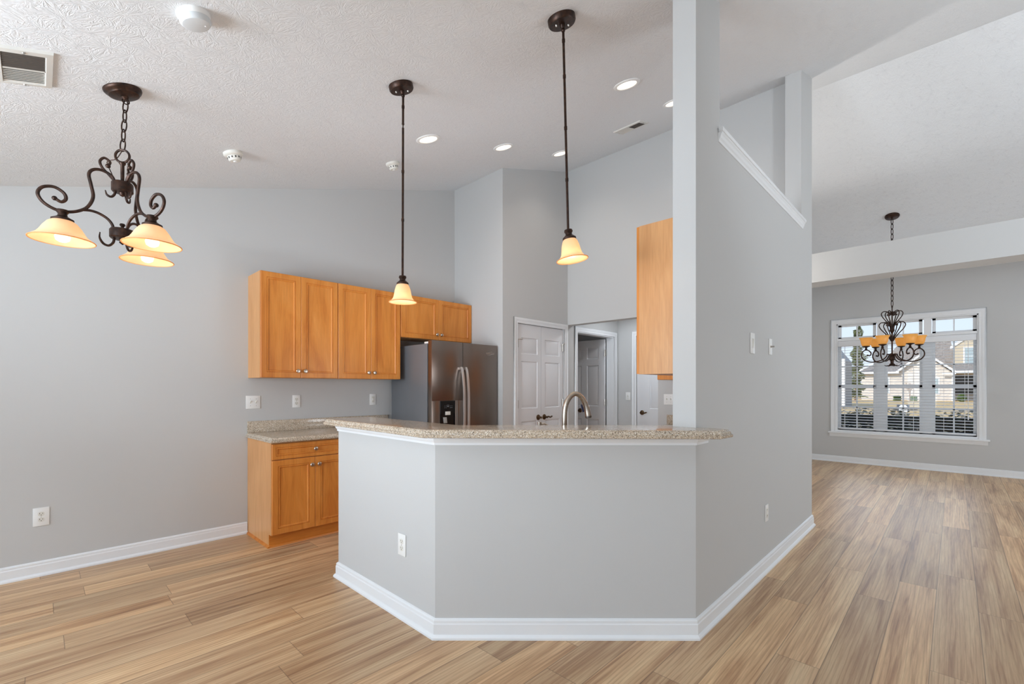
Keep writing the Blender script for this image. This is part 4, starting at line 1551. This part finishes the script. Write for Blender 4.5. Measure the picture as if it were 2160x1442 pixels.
for a, b in units:
    c = (a + b) / 2
    # transom light
    m = MB()
    y0, y1 = YW + 0.085, YW + 0.12
    m.box(a, a + 0.04, y0, y1, 2.12, WZ1 - 0.015); m.box(b - 0.04, b, y0, y1, 2.12, WZ1 - 0.015)
    m.box(a, b, y0, y1, 2.12, 2.150); m.box(a, b, y0, y1, 2.328, WZ1 - 0.015)
    m.box(c - 0.009, c + 0.009, y0 + 0.008, y1 - 0.008, 2.15, 2.328)
    s_ = m.build('transom_sash', M_TRIM, t, smooth=False)
    m = MB(); m.box(a + 0.035, b - 0.035, y0 + 0.016, y0 + 0.020, 2.145, 2.333); m.build('pane', M_GLASS, s_, smooth=False)
    for z0, z1, yy, mz in ((1.285, 2.08, 0.110, 1.640), (WZ0, 1.305, 0.088, 0.945)):
        y0, y1 = YW + yy, YW + yy + 0.024
        m = MB()
        m.box(a, a + 0.035, y0, y1, z0, z1); m.box(b - 0.035, b, y0, y1, z0, z1)
        m.box(a, b, y0, y1, z0, z0 + 0.040); m.box(a, b, y0, y1, z1 - 0.035, z1)
        m.box(c - 0.010, c + 0.010, y0 + 0.005, y1 - 0.005, z0 + 0.03, z1 - 0.03)
        m.box(a + 0.03, b - 0.03, y0 + 0.005, y1 - 0.005, mz - 0.010, mz + 0.010)
        s_ = m.build('sash', M_TRIM, t, smooth=False)
        m = MB(); m.box(a + 0.03, b - 0.03, y0 + 0.010, y0 + 0.014, z0 + 0.035, z1 - 0.03); m.build('pane', M_GLASS, s_, smooth=False)

t = thing('window_blind', 'white horizontal slat blind, opened flat, inside the wide front window', 'blind', ((WX0 + WX1) / 2, YW + 0.03, 0.62))
b0, b1 = WX0 + 0.020, WX1 - 0.020
m = MB(); m.box(b0 - 0.003, b1 + 0.003, YW + 0.006, YW + 0.070, 1.985, 2.078, 0.004); m.build('headrail', M_BLIND, t)
m = MB()
zs = [0.640 + 0.0455 * i for i in range(30)]
for z in zs:
    m.loft([[V((x, YW + 0.012, z)), V((x, YW + 0.037, z + 0.0045)), V((x, YW + 0.062, z + 0.005)), V((x, YW + 0.062, z + 0.0085)), V((x, YW + 0.037, z + 0.0082)), V((x, YW + 0.012, z + 0.0036))] for x in (b0, b1)])
m.build('slats', M_BLIND, t)
m = MB(); m.box(b0, b1, YW + 0.010, YW + 0.064, 0.572, 0.594, 0.004); m.build('bottom_rail', M_BLIND, t)
for x in (b0 + 0.09, b0 + 0.50, b0 + 0.98, b1 - 0.35, b1 - 0.12):
    m = MB()
    for yy in (0.011, 0.063):
        m.box(x - 0.002, x + 0.002, YW + yy - 0.0008, YW + yy + 0.0008, 0.58, 1.99)
    m.build('ladder_cord', M_BLIND, t, smooth=False)
m = MB(); m.cyl((b1 - 0.085, YW + 0.004, 0.86), (b1 - 0.085, YW + 0.004, 1.99), 0.004, 6); m.lathe([(0.006, 0), (0.009, 0.02), (0.008, 0.06), (0.003, 0.07)], (b1 - 0.085, YW + 0.004, 0.80), (0, 0, 1), 8)
m.build('tilt_wand', M_BLIND, t)

# ------------------------------------------------------------------ outside
GZ = -0.16
m = MB(); m.box(-90, 90, YW + 0.16, 160, GZ - 0.3, GZ)
o = struct(m.build('lawn', M_LAWN, smooth=False))

def leaves(m, fn, n, s0, s1):
    for _ in range(n):
        c = fn()
        s = random.uniform(s0, s1)
        d = V((random.gauss(0, 1), random.gauss(0, 1), random.gauss(0, 1))).normalized()
        u, v, _n = basis(d)
        m.poly([c - u * s, c + v * s * 0.45, c + u * s, c - v * s * 0.45])

m = MB()
def hedge_pt():
    x = random.uniform(-2.6, 1.6)
    top = 0.86 + 0.05 * math.sin(x * 5.1) + 0.03 * math.sin(x * 13.7)
    return V((x, random.uniform(10.35, 10.75), random.uniform(GZ + 0.05, top)))
leaves(m, hedge_pt, 5200, 0.025, 0.05)
hd = m.build('hedge', M_LEAF, None, smooth=False, recalc=False)
tag(hd, 'dark leafy hedge growing just outside below the front window', 'hedge', kind='stuff')
m = MB()
def pale_pt():
    x = random.uniform(-2.6, 1.6)
    r = random.random()
    z = random.uniform(0.80, 0.92) if r < 0.35 else random.uniform(GZ + 0.1, 0.66)
    return V((x, random.uniform(10.28, 10.36), z))
leaves(m, pale_pt, 850, 0.02, 0.042)
pl = m.build('dry_leaves', M_LEAFPALE, hd, smooth=False, recalc=False)
pl['kind'] = 'stuff'
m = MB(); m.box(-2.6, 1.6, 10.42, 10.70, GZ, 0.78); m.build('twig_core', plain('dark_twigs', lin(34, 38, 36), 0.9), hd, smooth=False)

# mailbox by the kerb
q = V((-0.86, 14.1, GZ))
t = thing('mailbox', 'white mailbox on a post beyond the hedge', 'mailbox', q)
m = MB(); m.box(q.x - 0.04, q.x + 0.04, q.y - 0.04, q.y + 0.04, GZ, 0.72); m.build('post', M_WHITEEXT, t, smooth=False)
m = MB()
arc = [(-0.075, 0.715), (0.075, 0.715), (0.075, 0.81)] + [(0.075 * math.cos(a), 0.81 + 0.075 * math.sin(a)) for a in [math.pi * i / 10 for i in range(1, 10)]] + [(-0.075, 0.81)]
m.prism([(q.y + a, b) for a, b in arc], 'x', q.x - 0.12, q.x + 0.10)
m.build('box', plain('mailbox_dark', lin(70, 72, 76), 0.5), t)
m = MB()
m.prism([(q.x + 0.0 + a, b) for a, b in [(p_[0], p_[1]) for p_ in arc]], 'y', q.y - 0.14, q.y - 0.125)
m.build('door', M_WHITEEXT, t)

# neighbour house across the street
t = thing('house', 'pale brick house with white gable trim across the lawn beyond the blinds', 'house', (-4, 66, GZ))
YF = 66.0
m = MB()
m.box(-7.75, 1.9, YF + 4.0, YF + 10, GZ, 3.0)
m.prism([(-7.75, GZ), (-0.19, GZ), (-0.19, 2.85), (-2.35, 4.85), (-4.51, 2.95), (-7.75, 2.95)], 'y', YF, YF + 6)
m.build('brick_wall', M_BRICK, t, smooth=False)
m = MB()
m.box(-0.12, 5.0, YF + 3, YF + 9, 3.0, 5.6)
m.prism([(-0.12, 5.6), (5.0, 5.6), (2.4, 7.9)], 'y', YF + 3, YF + 9)
m.build('siding_wall', M_SIDING, t, smooth=False)
m = MB()
# hip roof over the wing, gable roof, main roof behind, porch roof
m.loft([[V((-8.05, YF - 0.4, 2.95)), V((-4.4, YF - 0.4, 2.95)), V((-4.4, YF + 6, 2.95)), V((-8.05, YF + 6, 2.95))],
        [V((-6.3, YF + 2.2, 4.25)), V((-4.4, YF + 2.2, 4.25)), V((-4.4, YF + 4, 4.25)), V((-6.3, YF + 4, 4.25))]])
for sx_, ex_ in ((-4.62, -2.35), (0.05, -2.35)):
    e_z, r_z = 2.86, 5.0
    m.loft([[V((sx_, YF - 0.35, e_z)), V((ex_, YF - 0.35, r_z)), V((ex_, YF - 0.35, r_z + 0.12)), V((sx_, YF - 0.35, e_z + 0.12))],
            [V((sx_, YF + 6, e_z)), V((ex_, YF + 6, r_z)), V((ex_, YF + 6, r_z + 0.12)), V((sx_, YF + 6, e_z + 0.12))]])
m.loft([[V((-7.0, YF + 3.5, 3.0)), V((0.3, YF + 3.5, 3.0)), V((0.3, YF + 9.5, 3.0)), V((-7.0, YF + 9.5, 3.0))],
        [V((-4.6, YF + 6.5, 6.9)), V((-0.4, YF + 6.5, 6.9)), V((-0.4, YF + 7, 6.9)), V((-4.6, YF + 7, 6.9))]])
m.loft([[V((-0.15, YF - 0.3, 2.85)), V((5.2, YF - 0.3, 2.85)), V((5.2, YF - 0.3, 2.95)), V((-0.15, YF - 0.3, 2.95))],
        [V((-0.15, YF + 3, 3.65)), V((5.2, YF + 3, 3.65)), V((5.2, YF + 3, 3.75)), V((-0.15, YF + 3, 3.75))]])
m.build('roof', M_SHINGLE, t, smooth=False)
m = MB()
def fascia(a, b, y, th=0.26):
    m.loft([[V((a[0], yy, a[1])), V((a[0], yy, a[1] + th))] + [V((b[0], yy, b[1] + th)), V((b[0], yy, b[1]))] for yy in (y, y + 0.06)])
fascia((-4.70, 2.72), (-2.35, 4.86), YF - 0.42)
fascia((-2.35, 4.86), (0.08, 2.72), YF - 0.42)
fascia((-8.1, 2.78), (-4.4, 2.78), YF - 0.48, 0.2)
fascia((-8.05, 2.95), (-6.3, 4.10), YF - 0.46, 0.16)
fascia((-0.2, 2.72), (5.2, 2.72), YF - 0.38, 0.24)
fascia((-0.95, 2.62), (0.1, 2.62), YF - 0.5, 0.18)
fascia((-0.35, 5.40), (2.4, 7.70), YF + 2.9, 0.3)
m.box(-0.22, 0.02, YF - 0.1, YF + 0.12, GZ, 2.7)
m.box(1.5, 1.7, YF - 0.2, YF, GZ, 2.75)
m.build('white_trim', M_WHITEEXT, t, smooth=False)
for a, b, c, d, yy in ((-5.70, -5.32, 0.65, 2.25, YF), (-1.72, -1.25, 0.60, 2.2, YF), (0.78, 1.75, 3.72, 5.45, YF + 3)):
    m = MB(); m.box(a - 0.12, b + 0.12, yy - 0.06, yy, c - 0.12, d + 0.12); f = m.build('window', M_WHITEEXT, t, smooth=False)
    m = MB()
    m.box(a, b, yy - 0.075, yy - 0.06, c, (c + d) / 2 - 0.03)
    m.box(a, b, yy - 0.075, yy - 0.06, (c + d) / 2 + 0.03, d)
    m.build('pane', M_EXTGLASS, f, smooth=False)
m = MB(); m.box(-0.02, 1.9, YF + 3.9, YF + 3.98, 0.5, 2.5)
m.build('porch_opening', M_DARKGLASS, t, smooth=False)

# next house, far side of the driveway
t = thing('house', 'grey sided house with a white corner board at the edge of the window view', 'house', (-6.6, 40, GZ))
m = MB(); m.box(-9.0, -5.75, 40, 44, GZ, 3.2); m.prism([(-9.2, 3.2), (-5.75, 3.2), (-7.4, 5.6)], 'y', 40, 44); m.build('siding_wall', M_GSIDING, t, smooth=False)
m = MB(); m.box(-5.80, -5.62, 39.9, 40.1, GZ, 3.3); m.build('corner_board', M_WHITEEXT, t, smooth=False)

# shrubs by the house
def shrub(x, y, rx, h, label, box=False):
    m = MB()
    def pt():
        if box:
            return V((x + random.uniform(-rx, rx), y + random.uniform(-0.3, 0.3), GZ + random.uniform(0.02, h)))
        d = V((random.gauss(0, 1), random.gauss(0, 1), random.gauss(0, 1))).normalized()
        return V((x + d.x * rx, y + d.y * rx, GZ + h / 2 + d.z * h / 2))
    leaves(m, pt, 420, 0.06, 0.12)
    if box:
        m.box(x - rx * 0.95, x + rx * 0.95, y - 0.28, y + 0.28, GZ, GZ + h * 0.93, 0.05)
    else:
        m.ball((x, y, GZ + h / 2), rx * 0.93, 14, h / 2 / rx)
    o = m.build('shrub', M_SHRUB, None, smooth=False)
    tag(o, label, 'shrub', 'clipped shrubs along the house wall')
shrub(-4.46, 64.3, 0.30, 0.52, 'small boxy green shrub at the house wall, between window and bare tree', True)
shrub(-3.14, 64.3, 0.30, 0.52, 'small boxy green shrub at the foot of the bare tree', True)
shrub(0.51, 64.0, 0.30, 0.72, 'rounder green shrub in front of the dark porch')

# bare tree and evergreen
t = thing('bare_tree', 'leafless pinkish young tree in front of the brick gable', 'tree', (-3.3, 62.0, GZ))
m = MB()
random.seed(3)
def branch(p_, d, L, r, lev):
    q_ = p_ + d * L
    m.tube([p_, (p_ + q_) / 2 + V((random.uniform(-1, 1), 0, random.uniform(-1, 1))) * L * 0.05, q_], [r, r * 0.8, r * 0.6], 5)
    if lev:
        for _ in range(4):
            a = V((random.gauss(0, 0.55), random.gauss(0, 0.4), 0.75 + random.random() * 0.4)) + d * 0.5
            branch(p_ + d * L * random.uniform(0.5, 1.0), a.normalized(), L * random.uniform(0.5, 0.72), r * 0.55, lev - 1)
branch(V((-3.3, 62.0, GZ)), V((0.03, 0, 1)), 1.05, 0.05, 4)
m.build('branches', M_BARK, t)

def conifer(x, y, h, r, label, seed):
    random.seed(seed)
    t = thing('evergreen_tree', label, 'tree', (x, y, GZ), 'evergreens between the houses')
    m = MB(); m.tube([(x, y, GZ), (x, y, GZ + h * 0.9)], [0.14, 0.03], 8); m.build('trunk', M_BARK, t)
    m = MB()
    def pt():
        z = random.uniform(0.08, 1.0) ** 1.1
        a = random.uniform(0, 6.283)
        rr_ = r * (1 - z * 0.9) * math.sqrt(random.uniform(0.25, 1)) * (0.75 + 0.35 * math.sin(z * 40))
        return V((x + rr_ * math.cos(a), y + rr_ * math.sin(a), GZ + h * z))
    leaves(m, pt, 2400, 0.08, 0.17)
    m.build('foliage', M_EVERGREEN, t, smooth=False, recalc=False)
conifer(-7.2, 57.5, 7.2, 1.1, 'tall loose evergreen tree beside the brick house', 11)
conifer(-9.6, 80.0, 11.0, 1.6, 'distant evergreen rising behind the grey sided house', 12)
